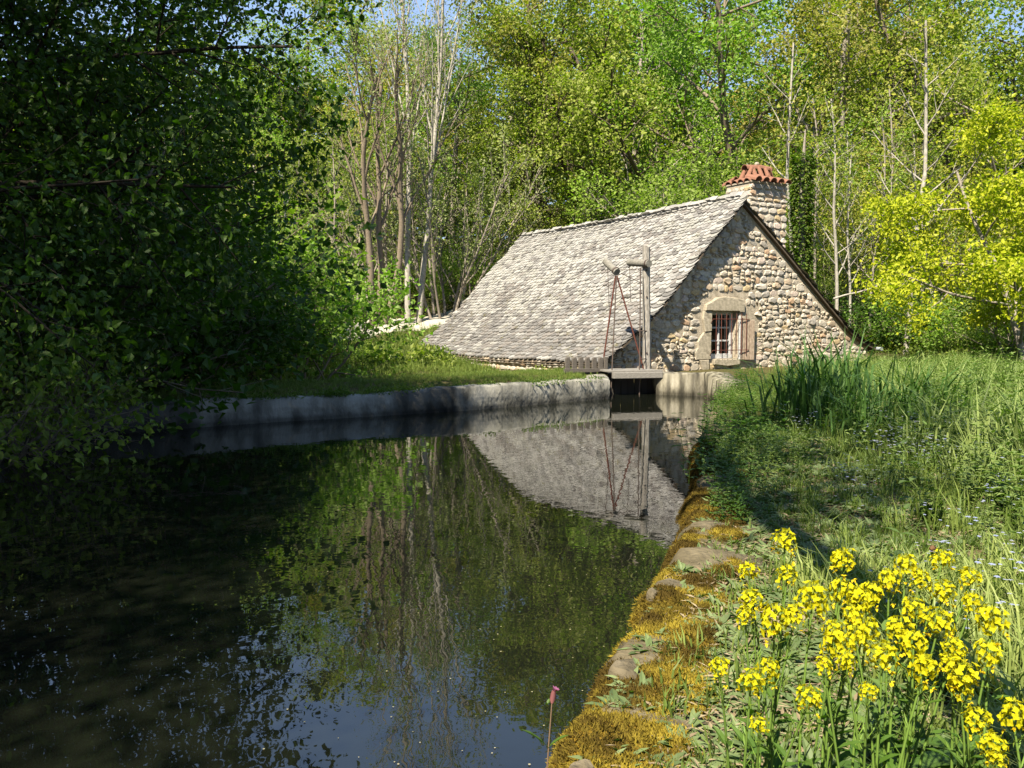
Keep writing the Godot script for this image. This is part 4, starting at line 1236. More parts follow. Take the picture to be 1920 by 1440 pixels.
	for q in [[Vector3(-7.5, 4.3, -9.4), Vector3(1.0, 0.16, 0.12), 5.3, "dark leafy bough reaching furthest over the water, against the sky"], [Vector3(-7.5, 5.4, -9.4), Vector3(1.0, 0.22, -0.25), 4.6, "dark leafy bough above the longest one, at the photo's upper edge"], [Vector3(-8.4, 3.0, -8.0), Vector3(1.0, 0.1, -0.2), 5.6, "lower dark bough hanging in front of the bright wood"]]:
		rng.seed = 900 + int(q[2] * 10.0)
		var bt := thing("overhanging_bough", q[3], "branch", q[0], 0.0, "boughs over the pond")
		var wood_b := MB.new()
		var tips := []
		limb(wood_b, tips, Vector3.ZERO, q[1].normalized(), q[2], 0.045, 2, bough)
		part("branch", wood_b.mesh(), M.bark_black, bt)
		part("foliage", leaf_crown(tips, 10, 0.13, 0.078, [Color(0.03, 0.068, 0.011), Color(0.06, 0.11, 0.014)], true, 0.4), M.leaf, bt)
	make_far_wood()
	make_ivy()

func make_ivy() -> void:
	rng.seed = 411
	var at := at_photo_column(1492, 28.5)
	var t := thing("ivy_tree", "bare trunk thickly clad in ivy rising close behind the chimney", "tree", at)
	var w := MB.new()
	w.tube(PackedVector3Array([Vector3(0, -0.3, 0), Vector3(0.1, 3, 0), Vector3(0.05, 6.0, 0.1), Vector3(0.15, 7.4, 0)]), PackedFloat32Array([0.17, 0.14, 0.08, 0.02]), 8, WHITE)
	part("trunk", w.mesh(), M.bark_grey, t)
	var mb := MB.new()
	mb.flat = true
	for i in 5200:
		var y := rng.randf_range(0.2, 6.6)
		var a := rng.randf() * TAU
		var r := 0.2 + absf(rng.randfn()) * 0.22 * (1.1 - y / 9.0)
		var d := Vector3(cos(a), rng.randf_range(-0.9, 0.3), sin(a)).normalized()
		mb.leaf(Vector3(cos(a) * r + 0.08, y, sin(a) * r), d, (UP + Vector3(cos(a), 0, sin(a))).normalized(), 0.12, 0.1, Color(0.05, 0.1, 0.015).lerp(Color(0.12, 0.16, 0.03), rng.randf()))
	part("ivy", mb.mesh(), M.leaf, t)
	# a dead pale bough lying against the bushes right of the mill
	var br := MB.new()
	var tips := []
	limb(br, tips, Vector3.ZERO, Vector3(0.93, 0.3, 0.1).normalized(), 2.6, 0.035, 2, {"depth": 2, "kids": [3, 6], "from": [0.3, 0.25], "angle": [35.0, 38.0], "ratio": [0.5, 0.45], "wiggle": 0.18, "rise": -0.02})
	tag(part("dead_bough", br.mesh(), M.bark_pale, self, Transform3D(Basis(), at_photo_column(1560, 27.5) + Vector3(0, 1.9, 0))), "bare bleached bough sticking out across the dark hollow", "branch")
	br = MB.new()
	limb(br, tips, Vector3(-4.9, 2.5, -10.0), Vector3(0.72, 0.62, 0.1).normalized(), 2.2, 0.022, 1, {"depth": 1, "kids": [5], "from": [0.4], "angle": [40.0], "ratio": [0.25], "wiggle": 0.1, "rise": 0.06})
	tag(part("bare_branch", br.mesh(), M.bark_pale, self), "pale bare branch slanting through the dark leaves above the brambles", "branch")

# leafy tuft used for the undergrowth
func tuft_mesh(sd: int, k: int, r: float, l: float) -> ArrayMesh:
	rng.seed = sd
	var mb := MB.new()
	mb.flat = true
	for i in k:
		var d := rnd_dir(); d.y = absf(d.y)
		var p := d * r * sqrt(rng.randf())
		p.y *= 1.1
		mb.leaf(p, (d + rnd_dir() * 0.8).normalized(), (UP + rnd_dir() * 0.8).normalized(), l * rng.randf_range(0.7, 1.3), l * 0.7, WHITE * rng.randf_range(0.75, 1.2))
	return mb.mesh()

func make_far_wood() -> void:
	rng.seed = 505
	var m := tuft_mesh(71, 130, 1.15, 0.34)
	rng.seed = 506
	var pl: Array[Transform3D] = []
	var cs := PackedColorArray()
	for i in 2300:
		var deep := rng.randf_range(56.0, 92.0)
		var x := rng.randf_range(-0.66, 0.72) * deep
		var h := ground_height(x, -deep)
		var y := h + rng.randf_range(0.0, 1.0) * (10.5 + noise.get_noise_1d(x * 1.6) * 9.0)
		pl.append(Transform3D(Basis(UP, rng.randf() * TAU) * Basis.from_scale(Vector3.ONE * rng.randf_range(0.7, 1.5)), Vector3(x, y, -deep)))
		cs.append(Color(0.12, 0.17, 0.035).lerp(Color(0.27, 0.30, 0.06), rng.randf()))
	scatter("far_wood", m, M.leaf, pl, cs, self, "far green wood closing the view behind the trees", "wood")
	# undergrowth on the slope
	m = tuft_mesh(72, 90, 0.5, 0.13)
	rng.seed = 507
	pl = []
	cs = PackedColorArray()
	while pl.size() < 5200:
		var deep := 24.0 + 34.0 * pow(rng.randf(), 1.2)
		var x := rng.randf_range(-0.66, 0.72) * deep
		if in_house(x, -deep, 0.5) or path_distance(x, -deep) < 3.2: continue
		if deep < 29.0 and x > 3.0 and x < 13.5: continue
		if deep < 34.5 and x > -8.5 and x < 0.5 and (rng.randf() < 0.72 or deep < 27.0): continue
		var p := on_ground(x, -deep)
		pl.append(Transform3D(Basis(UP, rng.randf() * TAU) * Basis.from_scale(Vector3.ONE * rng.randf_range(0.4, 1.5) * (0.32 if path_distance(x, -deep) < 7.5 and x < 1.0 else 1.0)), p))
		cs.append(Color(0.08, 0.13, 0.02).lerp(Color(0.22, 0.26, 0.05), pow(rng.randf(), 1.2)))
	scatter("undergrowth", m, M.leaf, pl, cs, self, "low green undergrowth covering the slope below the trees", "undergrowth")

# ---------------------------------------------------------------- grass and herbs
func blades(sd: int, k: int, h: float, w: float, spread: float, bend: float) -> ArrayMesh:
	rng.seed = sd
	var mb := MB.new()
	mb.flat = true
	for i in k:
		var a := rng.randf() * TAU
		var base := Vector3(rng.randfn() * spread, -0.02, rng.randfn() * spread)
		var d := Vector3(cos(a), 0, sin(a))
		var side := Vector3(-d.z, 0, d.x).rotated(UP, rng.randf_range(-0.8, 0.8)) * w * 0.5
		var hh := h * rng.randf_range(0.5, 1.15)
		var b := bend * rng.randf_range(0.2, 1.3)
		var c := WHITE * rng.randf_range(0.75, 1.2)
		if rng.randf() < 0.14: c = Color(1.7, 1.35, 1.5)
		var p1 := base + UP * hh * 0.55 + d * b * hh * 0.2
		var p2 := base + UP * hh * (1.0 - b * 0.35) + d * b * hh * 0.75
		mb.tri(base - side, base + side, p1 + side * 0.8, c)
		mb.tri(base - side, p1 + side * 0.8, p1 - side * 0.8, c)
		mb.tri(p1 - side * 0.8, p1 + side * 0.8, p2, c)
	return mb.mesh()

func herb(sd: int, stems: int, h: float, l: float, w: float, spread: float) -> ArrayMesh:
	rng.seed = sd
	var mb := MB.new()
	mb.flat = true
	for s in stems:
		var base := Vector3(rng.randfn() * spread, 0, rng.randfn() * spread)
		var lean := (UP + rnd_dir() * 0.25).normalized()
		var hh := h * rng.randf_range(0.6, 1.15)
		var sd2 := lean.cross(Vector3.FORWARD).normalized() * 0.004
		mb.tri(base - sd2, base + sd2, base + lean * hh, Color(0.8, 0.8, 0.7))
		var n := 5
		var az := rng.randf() * TAU
		for i in n:
			var t := 0.2 + 0.8 * i / (n - 1)
			az += PI / 2 + rng.randf_range(-0.3, 0.3)
			for k in 2:
				var d := Vector3(cos(az + PI * k), rng.randf_range(0.0, 0.55), sin(az + PI * k)).normalized()
				mb.leaf6(base + lean * hh * t, d, UP, l * (1.15 - 0.6 * t) * rng.randf_range(0.8, 1.2), w * (1.15 - 0.6 * t), WHITE * rng.randf_range(0.8, 1.2))
	return mb.mesh()

func rosette(sd: int, k: int, l: float, w: float) -> ArrayMesh:
	rng.seed = sd
	var mb := MB.new()
	mb.flat = true
	for i in k:
		var a := TAU * i / k * 2.4
		var d := Vector3(cos(a), rng.randf_range(0.1, 0.9), sin(a)).normalized()
		mb.leaf6(Vector3(cos(a), 0.1, sin(a)) * 0.012, d, UP, l * rng.randf_range(0.6, 1.15), w * rng.randf_range(0.8, 1.1), WHITE * rng.randf_range(0.8, 1.2))
	return mb.mesh()

func strew(called: String, m: ArrayMesh, mat: Material, count: int, where: Callable, c0: Color, c1: Color, s0: float, s1: float, label: String, category: String, sd: int) -> void:
	rng.seed = sd
	var pl: Array[Transform3D] = []
	var cs := PackedColorArray()
	var tries := 0
	while pl.size() < count and tries < count * 12:
		tries += 1
		var q: Vector3 = where.call()          # x, chance, z
		if rng.randf() > q.y: continue
		var d := pond_distance(q.x, q.z)
		if d < 0.05 or in_house(q.x, q.z): continue
		var h := maxf(ground_at(q.x, q.z, d), 0.39 if d < 0.5 else -1.0)
		var n := Basis(Vector3(1, 0, 0), rng.randf_range(-0.15, 0.15)) * Basis(UP, rng.randf() * TAU)
		pl.append(Transform3D(n * Basis.from_scale(Vector3.ONE * rng.randf_range(s0, s1)), Vector3(q.x, h, q.z)))
		cs.append(c0.lerp(c1, clampf(rng.randf() * 0.7 + 0.3 * (noise.get_noise_2d(q.x * 12.0, q.z * 12.0) + 0.5), 0.0, 1.0)))
	scatter(called, m, mat, pl, cs, self, label, category)

func edge_x(z: float) -> float:
	var last := Vector2(-0.5, 0.5)
	for q in [Vector2(-0.15, -0.8), Vector2(0.1, -1.8), Vector2(0.17, -2.5), Vector2(0.27, -2.93), Vector2(0.38, -3.28), Vector2(0.58, -3.77), Vector2(0.79, -4.44), Vector2(1.14, -5.47), Vector2(1.57, -7.09), Vector2(2.06, -9.37), Vector2(2.75, -12.0), Vector2(3.3, -13.8), Vector2(3.9, -15.6), Vector2(4.72, -17.9)]:
		if z >= q.y:
			return lerpf(last.x, q.x, (z - last.y) / (q.y - last.y))
		last = q
	return 4.72

func make_meadow() -> void:
	var short := blades(81, 14, 0.11, 0.006, 0.035, 0.8)
	var medium := blades(82, 14, 0.3, 0.009, 0.05, 0.8)
	var tall := blades(83, 16, 0.7, 0.013, 0.07, 0.7)
	var g0 := Color(0.06, 0.105, 0.018)
	var g1 := Color(0.16, 0.205, 0.045)
	# trodden strip along the edge: short thin grass
	strew("short_grass", short, M.grass, 4600, func():
		var z := -1.2 - 18.0 * pow(rng.randf(), 1.3)
		var o := rng.randf_range(0.25, 3.2)
		return Vector3(edge_x(z) + o, 0.35 + 0.5 * clampf((o - 0.6) / 1.0, 0.0, 1.0), z), g0, g1, 0.6, 1.6, "short thin grass on the near bank", "grass", 91)
	strew("meadow_grass", medium, M.grass, 6500, func():
		var z := -1.6 - 20.0 * pow(rng.randf(), 1.1)
		var o := rng.randf_range(0.9, 11.0)
		return Vector3(edge_x(z) + o, clampf((o - (1.6 if z > -5.0 else 0.9)) / 1.2, 0.06, 1.0), z), g0, g1, 0.5, 1.4, "green meadow grass on the near bank", "grass", 92)
	strew("tall_grass", tall, M.grass, 2600, func():
		var z := rng.randf_range(-23.0, -8.0)
		var x := rng.randf_range(4.4, 15.0)
		return Vector3(x, clampf((x - edge_x(z) - 1.4) / 1.2, 0.0, 1.0) * (0.25 if (z < -18.0 and x < 7.5) else 1.0), z), Color(0.10, 0.16, 0.035), Color(0.24, 0.29, 0.09), 0.45, 1.05, "tall pale meadow grass in front of the mill's low eave", "grass", 93)
	# grass on the berm in front of the mill
	strew("berm_grass", medium, M.grass, 9000, func():
		var t := rng.randf()
		var x := lerpf(-7.5, 2.4, t)
		var zb := -13.0 - 1.15 * (x + 6.2) * 0.66 if x < -2.6 else -15.77 - 0.78 * (x + 2.58)
		return Vector3(x, 1.0, zb - (rng.randf_range(0.04, 3.5) if rng.randf() < 0.6 else rng.randf_range(3.0, 15.0))), Color(0.07, 0.12, 0.02), Color(0.17, 0.21, 0.045), 0.2, 0.55, "green grass on the bank between the pond wall and the mill", "grass", 94)
	strew("slope_grass", medium, M.grass, 2600, func():
		return Vector3(rng.randf_range(-9.5, -0.5), 1.0, rng.randf_range(-36.0, -25.0)), Color(0.07, 0.12, 0.02), Color(0.18, 0.22, 0.045), 0.6, 1.5, "rough green grass on the slope below the gravel path", "grass", 101)
	strew("pale_grass", medium, M.grass, 420, func():
		var z := rng.randf_range(-4.2, -1.9)
		return Vector3(rng.randf_range(1.35, 2.6), clampf(noise.get_noise_2d(z * 14.0, 5.0) + 0.5, 0.1, 1.0), z), Color(0.16, 0.21, 0.05), Color(0.28, 0.32, 0.1), 0.6, 1.2, "pale sunlit grass behind the dock plants", "grass", 102)
	var weeds := herb(92, 2, 0.62, 0.12, 0.05, 0.06)
	strew("tall_weeds", weeds, M.grass, 900, func():
		var z := rng.randf_range(-17.0, -3.4)
		var x := edge_x(z) + rng.randf_range(2.3, 9.0)
		return Vector3(x, clampf(noise.get_noise_2d(x * 7.0, z * 7.0) * 2.2 + 0.35, 0.03, 1.0), z), Color(0.08, 0.14, 0.03), Color(0.2, 0.26, 0.07), 0.55, 1.3, "tall leafy weeds standing in the meadow", "weeds", 104)
	var long_blades := blades(93, 40, 0.85, 0.02, 0.1, 1.1)
	strew("long_bladed_grass", long_blades, M.grass, 240, func():
		var z := rng.randf_range(-15.0, -4.0)
		var x := edge_x(z) + rng.randf_range(2.0, 9.0)
		return Vector3(x, clampf(noise.get_noise_2d(x * 5.0 + 40.0, z * 5.0) * 3.0 + 0.1, 0.02, 1.0), z), Color(0.09, 0.15, 0.035), Color(0.24, 0.29, 0.09), 0.5, 1.15, "long bladed grass in clumps across the meadow", "grass", 105)
	strew("edge_herbs", herb(94, 4, 0.2, 0.06, 0.026, 0.06), M.grass, 300, func():
		var z := rng.randf_range(-18.5, -5.5)
		return Vector3(edge_x(z) + rng.randf_range(0.02, 1.0), clampf(noise.get_noise_1d(z * 9.0) * 2.0 + 0.5, 0.1, 1.0), z), Color(0.06, 0.11, 0.02), Color(0.15, 0.2, 0.05), 0.5, 1.4, "small leafy plants along the lip of the bank", "plants", 106)
	strew("wall_top_plants", tuft_mesh(73, 26, 0.5, 0.14), M.leaf, 420, func():
		var t := rng.randf()
		var x := lerpf(-6.3, 2.2, t)
		var zb := -13.0 - 1.15 * (x + 6.2) * 0.66 if x < -2.6 else -15.77 - 0.78 * (x + 2.58)
		return Vector3(x, clampf(noise.get_noise_2d(x * 13.0, 3.0) * 1.6 + 0.25, 0.02, 1.0), zb - rng.randf_range(0.03, 0.45)), Color(0.06, 0.11, 0.02), Color(0.15, 0.2, 0.04), 0.12, 0.38, "small plants growing on the top of the far pond wall", "plants", 103)
	var herbs := herb(84, 3, 0.3, 0.085, 0.04, 0.05)
	strew("meadow_herbs", herbs, M.grass, 3600, func():
		var z := -1.6 - 18.0 * pow(rng.randf(), 1.25)
		var o := rng.randf_range(0.8, 9.0)
		return Vector3(edge_x(z) + o, clampf((o - (2.0 if z > -5.0 else 1.3)) / 1.4, 0.03, 1.0), z), Color(0.075, 0.13, 0.028), Color(0.19, 0.24, 0.07), 0.45, 1.5, "leafy nettles and herbs among the meadow grass", "herbs", 95)
	var ros := rosette(85, 9, 0.075, 0.024)
	strew("bank_rosettes", ros, M.grass, 4200, func():
		var z := -1.2 - 9.0 * pow(rng.randf(), 1.5)
		var o := rng.randf_range(0.1, 2.4)
		return Vector3(edge_x(z) + o, 0.75 if o > 0.35 else 0.45, z), Color(0.085, 0.125, 0.045), Color(0.17, 0.215, 0.09), 0.6, 1.5, "small grey green rosettes on the mossy bank", "herbs", 96)
	# dry leaf litter and straw
	rng.seed = 86
	var lit := MB.new()
	lit.flat = true
	for i in 14:
		var a := rng.randf() * TAU
		var p := Vector3(rng.randfn() * 0.07, rng.randf_range(0.004, 0.02), rng.randfn() * 0.07)
		lit.leaf(p, Vector3(cos(a), rng.randf_range(-0.1, 0.2), sin(a)).normalized(), UP, rng.randf_range(0.02, 0.055), rng.randf_range(0.003, 0.014), WHITE * rng.randf_range(0.6, 1.3))
	strew("leaf_litter", lit.mesh(), M.grass, 3600, func():
		var z := -1.2 - 8.0 * pow(rng.randf(), 1.4)
		var o := rng.randf_range(0.2, 2.6)
		return Vector3(edge_x(z) + o, 0.9, z), Color(0.2, 0.145, 0.085), Color(0.33, 0.27, 0.17), 0.6, 1.4, "dry straw and dead leaves on the near bank", "litter", 97)
	# forget-me-nots: small pale blue heads on thin stems
	rng.seed = 87
	var fm := MB.new()
	fm.flat = true
	for i in 7:
		var p := Vector3(rng.randfn() * 0.07, rng.randf_range(0.16, 0.3), rng.randfn() * 0.07)
		for k in 5:
			var a := TAU * k / 5
			fm.leaf(p, Vector3(cos(a), 0.15, sin(a)).normalized(), UP, 0.012, 0.011, WHITE * rng.randf_range(0.85, 1.15))
	strew("forget_me_nots", fm.mesh(), M.petal, 420, func():
		var z := rng.randf_range(-11.0, -2.4)
		var o := rng.randf_range(1.0, 5.5)
		return Vector3(edge_x(z) + o, 1.0 if noise.get_noise_2d(z * 6.0, o * 8.0) > -0.05 else 0.1, z), Color(0.28, 0.33, 0.6), Color(0.5, 0.53, 0.7), 0.7, 1.3, "pale blue forget-me-nots among the grass", "flowers", 98)
	make_moss()

func make_moss() -> void:
	# golden moss: a lumpy cushion over the stone edge, furred with fine shoots
	rng.seed = 601
	var st := SurfaceTool.new()
	st.begin(Mesh.PRIMITIVE_TRIANGLES)
	var rows := 130
	var cols := 12
	var pts := []
	for i in rows + 1:
		var z := -1.0 - 8.6 * i / rows
		var ex := edge_x(z)
		for j in cols:
			var o := -0.075 + 0.66 * j / (cols - 1)
			var fade := clampf(float(cols - 1 - j) / 4.0, 0.0, 1.0)
			var lump := noise.get_noise_2d(ex * 18.0 + o * 30.0, z * 22.0) * 0.5 + noise.get_noise_2d(z * 60.0, o * 70.0) * 0.25 + 0.2
			var patch := smoothstep(-0.46, -0.16, noise.get_noise_2d(z * 7.0 + 30.0, o * 14.0) - 0.9 * maxf(0.0, o - 0.16) - 0.02 * maxf(0.0, -z - 4.0))
			var y := 0.355 + (0.035 + 0.075 * lump) * fade * patch
			var ragged := noise.get_noise_2d(z * 16.0, 70.0) * 0.09 * (1.0 - j / 11.0)
			if j == 0: y = 0.2 + 0.06 * lump
			elif j == 1: y = 0.33 + 0.05 * lump * patch
			var p := Vector3(ex + o + ragged - (0.03 * lump if j < 2 else 0.0), y, z)
			pts.append([p, fade * patch])
			st.set_color(Color(0.07, 0.045, 0.012).lerp(Color(0.2, 0.13, 0.018), clampf(lump + 0.3, 0, 1)))
			st.add_vertex(p)
	for i in rows:
		for j in cols - 1:
			var a := i * cols + j
			for q in [a, a + cols, a + 1, a + 1, a + cols, a + cols + 1]: st.add_index(q)
	st.generate_normals()
	var cushion := thing("moss_cushion", "golden brown moss cushion along the stone edge of the near bank", "moss")
	part("moss_bed", st.commit(), M.moss, cushion)
	var mb := MB.new()
	mb.flat = true
	for i in 16:
		var d := (UP + rnd_dir() * 0.9).normalized()
		mb.leaf(Vector3(rng.randfn() * 0.012, -0.004, rng.randfn() * 0.012), d, rnd_dir(), rng.randf_range(0.010, 0.022), 0.0045, WHITE * rng.randf_range(0.7, 1.3))
	var pl: Array[Transform3D] = []
	var cs := PackedColorArray()
	while pl.size() < 22000:
		var i := int(pow(rng.randf(), 1.25) * rows)
		var j := rng.randi() % (cols - 1)
		var a: Array = pts[i * cols + j]
		if rng.randf() > a[1] + 0.015: continue
		var b: Vector3 = pts[(i + 1) * cols + j][0]
		var c: Vector3 = pts[i * cols + j + 1][0]
		var p: Vector3 = a[0]
		p = p + (b - p) * rng.randf() + (c - p) * rng.randf()
		var tilt := 0.9 if j == 0 else (0.5 if j == 1 else 0.0)
		pl.append(Transform3D(Basis(Vector3(0, 0, 1), tilt) * Basis(UP, rng.randf() * TAU) * Basis.from_scale(Vector3.ONE * rng.randf_range(0.7, 1.5)), p))
		var w := clampf(noise.get_noise_2d(p.x * 25.0, p.z * 25.0) * 1.4 + 0.5 + rng.randfn() * 0.1 + 0.22 * (p.z + 2.9), 0, 1)
		cs.append(Color(0.06, 0.042, 0.011).lerp(Color(0.25, 0.195, 0.026), w))
	scatter("moss_shoots", mb.mesh(), M.moss, pl, cs, cushion)
	# pale stones showing through the moss
	for q in [[0.43, -3.12, 0.15, "flat grey stone bare of moss at the water's edge"], [0.78, -4.15, 0.14, "pale stone lying on the brown moss of the bank"], [0.68, -4.02, 0.07, "small white stone at the lip of the bank"], [0.2, -2.38, 0.09, "pale stone at the foot of the golden moss"]]:
		rng.seed = 700 + int(q[0] * 100)
		var m := stone_mesh(170 + int(q[0] * 50))
		var o := part("edge_stone", m, M.edge, self, Transform3D(Basis(UP, rng.randf() * 3.0) * Basis(Vector3(1, 0, 0), -PI / 2 + 0.1) * Basis.from_scale(Vector3(q[2] * 1.1, q[2] * 0.8, 0.035)), Vector3(q[0], 0.4, q[1])))
		tag(o, q[3], "stone", "stones in the mossy edge")

# ---------------------------------------------------------------- plants of the foreground
var head_meshes := []
func flower_head(sd: int) -> ArrayMesh:
	rng.seed = sd
	var mb := MB.new()
	mb.flat = true
	var k := 36
	for i in k:
		var f := (i + 0.5) / k
		var a := i * 2.39996 + rng.randf_range(-0.3, 0.3)
		var el := lerpf(1.5, -0.75, pow(f, 0.75))
		var r := rng.randf_range(0.013, 0.0245)
		var d := Vector3(cos(a) * cos(el), sin(el), sin(a) * cos(el))
		var c := d * r * Vector3(1, 0.95 if el > 0.0 else 1.3, 1)
		if f < 0.1:
			for q in 3:                       # green buds at the crown
				mb.leaf(c * 0.75 + rnd_dir() * 0.002, (d + rnd_dir() * 0.4).normalized(), rnd_dir(), 0.006, 0.0035, Color(0.38, 0.40, 0.03))
			continue
		var o := (d + Vector3(0, 0.35, 0) + rnd_dir() * 0.45).normalized()
		var u := o.cross(rnd_dir()).normalized()
		var v := o.cross(u)
		var tone := rng.randf()
		for q in 4:
			var an := TAU * q / 4.0 + rng.randf_range(-0.25, 0.25)
			var pd := ((u * cos(an) + v * sin(an)) + o * rng.randf_range(0.15, 0.9)).normalized()
			mb.leaf6(c, pd, o, rng.randf_range(0.006, 0.0088), 0.0068, Color(0.40, 0.37, 0.008).lerp(Color(0.56, 0.55, 0.016), clampf(tone + rng.randf_range(-0.3, 0.3), 0, 1)), 0.1)
		mb.leaf(c * 0.45, o, u, 0.011, 0.003, Color(0.24, 0.28, 0.03))
	for i in 9:                               # faded flowers and young pods below
		var a := i * 2.4
		var d := Vector3(cos(a), rng.randf_range(0.1, 0.6), sin(a)).normalized()
		var b := Vector3(0, -0.02 - i * 0.005, 0)
		mb.leaf(b, d, UP, 0.024, 0.0028, Color(0.16, 0.22, 0.03))
		if i < 6 and rng.randf() < 0.75:
			for q in 4: mb.leaf6(b + d * 0.02, (d * 0.6 + rnd_dir()).normalized(), UP, 0.007, 0.006, Color(0.68, 0.53, 0.02))
	return mb.mesh()

func stalk(mb: MB, a: Vector3, b: Vector3, r: float, bow: Vector3, col: Color) -> PackedVector3Array:
	var pts := PackedVector3Array()
	var rad := PackedFloat32Array()
	for i in 7:
		var t := i / 6.0
		pts.append(a.lerp(b, t) + bow * sin(t * PI))
		rad.append(lerpf(r, r * 0.5, t))
	mb.tube(pts, rad, 5, col)
	return pts

func make_flowers() -> void:
	for i in 5: head_meshes.append(flower_head(800 + i))
	rng.seed = 820
	var stem_mat := solid(Color(0.09, 0.15, 0.025), 0.6)
	# [foot x, foot z, label, [[column, row, depth, size] of the heads as measured on the photograph]]
	var plants := [
		[0.47, -1.75, "yellow cress plant nearest the water, its low sprays reaching over the bank", [[1349, 1248, 1.62, 0.9], [1408, 1277, 1.6, 1.05], [1440, 1253, 1.66, 0.95], [1423, 1357, 1.52, 0.75], [1517, 1305, 1.58, 0.85]]],
		[0.56, -1.85, "tallest yellow cress plant, its top spray above all the others", [[1472, 1012, 1.8, 1.05], [1476, 1075, 1.8, 0.9], [1404, 1068, 1.82, 0.9], [1408, 1122, 1.8, 1.0], [1398, 1152, 1.78, 0.8], [1452, 1160, 1.74, 1.25], [1490, 1152, 1.76, 0.9]]],
		[0.66, -1.8, "yellow cress plant with the broad clustered heads in the middle of the clump", [[1524, 1120, 1.8, 1.3], [1580, 1047, 1.84, 1.15], [1577, 1105, 1.84, 1.1], [1608, 1118, 1.8, 1.2], [1634, 1112, 1.86, 1.0], [1600, 1150, 1.76, 1.0], [1566, 1205, 1.7, 1.15], [1562, 1178, 1.72, 0.8]]],
		[0.74, -1.7, "yellow cress plant in front, its heads in a loose row at mid height", [[1625, 1178, 1.72, 1.05], [1655, 1226, 1.66, 1.25], [1605, 1192, 1.68, 1.0], [1685, 1176, 1.74, 1.1], [1713, 1205, 1.68, 1.05], [1732, 1250, 1.62, 1.15], [1628, 1293, 1.6, 0.75], [1587, 1240, 1.64, 0.8], [1545, 1243, 1.62, 0.65]]],
		[0.84, -1.85, "yellow cress plant carrying the two high heads above the dock leaves", [[1667, 1086, 1.86, 1.0], [1700, 1057, 1.88, 1.05], [1726, 1084, 1.86, 1.0], [1766, 1047, 1.9, 1.0], [1768, 1107, 1.84, 1.15], [1820, 1080, 1.88, 0.9], [1822, 1127, 1.84, 0.85], [1714, 1140, 1.8, 1.1], [1760, 1165, 1.76, 1.15]]],
		[0.93, -1.7, "yellow cress plant leaning furthest from the water with wide heads", [[1858, 1162, 1.74, 1.25], [1790, 1215, 1.68, 1.05], [1853, 1224, 1.66, 1.0], [1805, 1260, 1.62, 1.25], [1800, 1285, 1.62, 0.9], [1780, 1240, 1.66, 0.8]]],
		[0.95, -1.45, "low yellow cress plant in the bottom corner of the clump", [[1833, 1347, 1.5, 1.0], [1900, 1335, 1.52, 1.0], [1862, 1392, 1.46, 0.95], [1868, 1420, 1.45, 0.7]]],
	]
	for pd in plants:
		var foot := Vector3(pd[0], 0.42, pd[1])
		var t := thing("cress_plant", pd[2], "flower", foot, 0.0, "yellow cress plants on the near bank")
		for hd in pd[3]:
			var deep: float = hd[2]
			var th := -atan(111.0 / 1600.0)
			var dir := Vector3((hd[0] - 960.0) / 1600.0, -(hd[1] - 720.0) / 1600.0, -1.0).rotated(Vector3.RIGHT, th)
			var top := Vector3(0, 1.7, 0) + dir * (deep / -dir.z) - foot
			var mb := MB.new()
			var from := Vector3(rng.randfn() * 0.02, 0, rng.randfn() * 0.02) + top * Vector3(0.25, 0, 0.25) * rng.randf()
			var bow := Vector3(-top.x * 0.12 + rng.randfn() * 0.012, 0, rng.randfn() * 0.012)
			var pts := stalk(mb, from, top - Vector3(0, 0.012, 0), 0.0042, bow, WHITE)
			# pods up the stalk
			for i in 12:
				var f := rng.randf_range(3.4, 5.7)
				var q := pts[int(f)].lerp(pts[int(f) + 1], f - int(f))
				var a := rng.randf() * TAU
				mb.leaf(q, Vector3(cos(a) * 0.7, 1, sin(a) * 0.7).normalized(), Vector3(cos(a), 0, sin(a)), 0.032, 0.0035, Color(1.2, 1.2, 0.8))
			var stem := part("stem", mb.mesh(), stem_mat, t)
			part("flower_head", head_meshes[rng.randi() % 5], M.petal, stem, Transform3D(Basis(UP, rng.randf() * TAU) * Basis(Vector3(1, 0, 0), rng.randf_range(-0.25, 0.25)) * Basis.from_scale(Vector3.ONE * hd[3] * 1.04 * Vector3(rng.randf_range(0.88, 1.08), rng.randf_range(0.9, 1.25), rng.randf_range(0.88, 1.08))), top))
			var lf := MB.new()
			for i in 7:
				var f := rng.randf_range(0.8, 4.6)
				var q := pts[int(f)].lerp(pts[int(f) + 1], f - int(f))
				var a := rng.randf() * TAU
				var l := lerpf(0.11, 0.04, f / 5.0)
				lf.leaf6(q, Vector3(cos(a), rng.randf_range(0.3, 1.0), sin(a)).normalized(), UP, l * rng.randf_range(0.8, 1.3), l * 0.36, Color(0.05, 0.11, 0.016).lerp(Color(0.09, 0.16, 0.025), rng.randf()))
			part("foliage", lf.mesh(), M.leaf, stem)
		var rl := MB.new()
		for i in 16:
			var a := rng.randf() * TAU
			rl.leaf6(Vector3(cos(a), 0.1, sin(a)) * 0.02, Vector3(cos(a), rng.randf_range(0.3, 1.3), sin(a)).normalized(), UP, rng.randf_range(0.14, 0.26), rng.randf_range(0.04, 0.07), Color(0.035, 0.085, 0.012).lerp(Color(0.07, 0.13, 0.02), rng.randf()))
		part("basal_leaves", rl.mesh(), M.leaf, t)
	# a bumblebee on one of the heads
	var bee := thing("bumblebee", "brown fuzzy bumblebee on one of the yellow flower heads", "insect", Vector3(0.869, 1.238, -1.735), 0.7)
	var bb := MB.new()
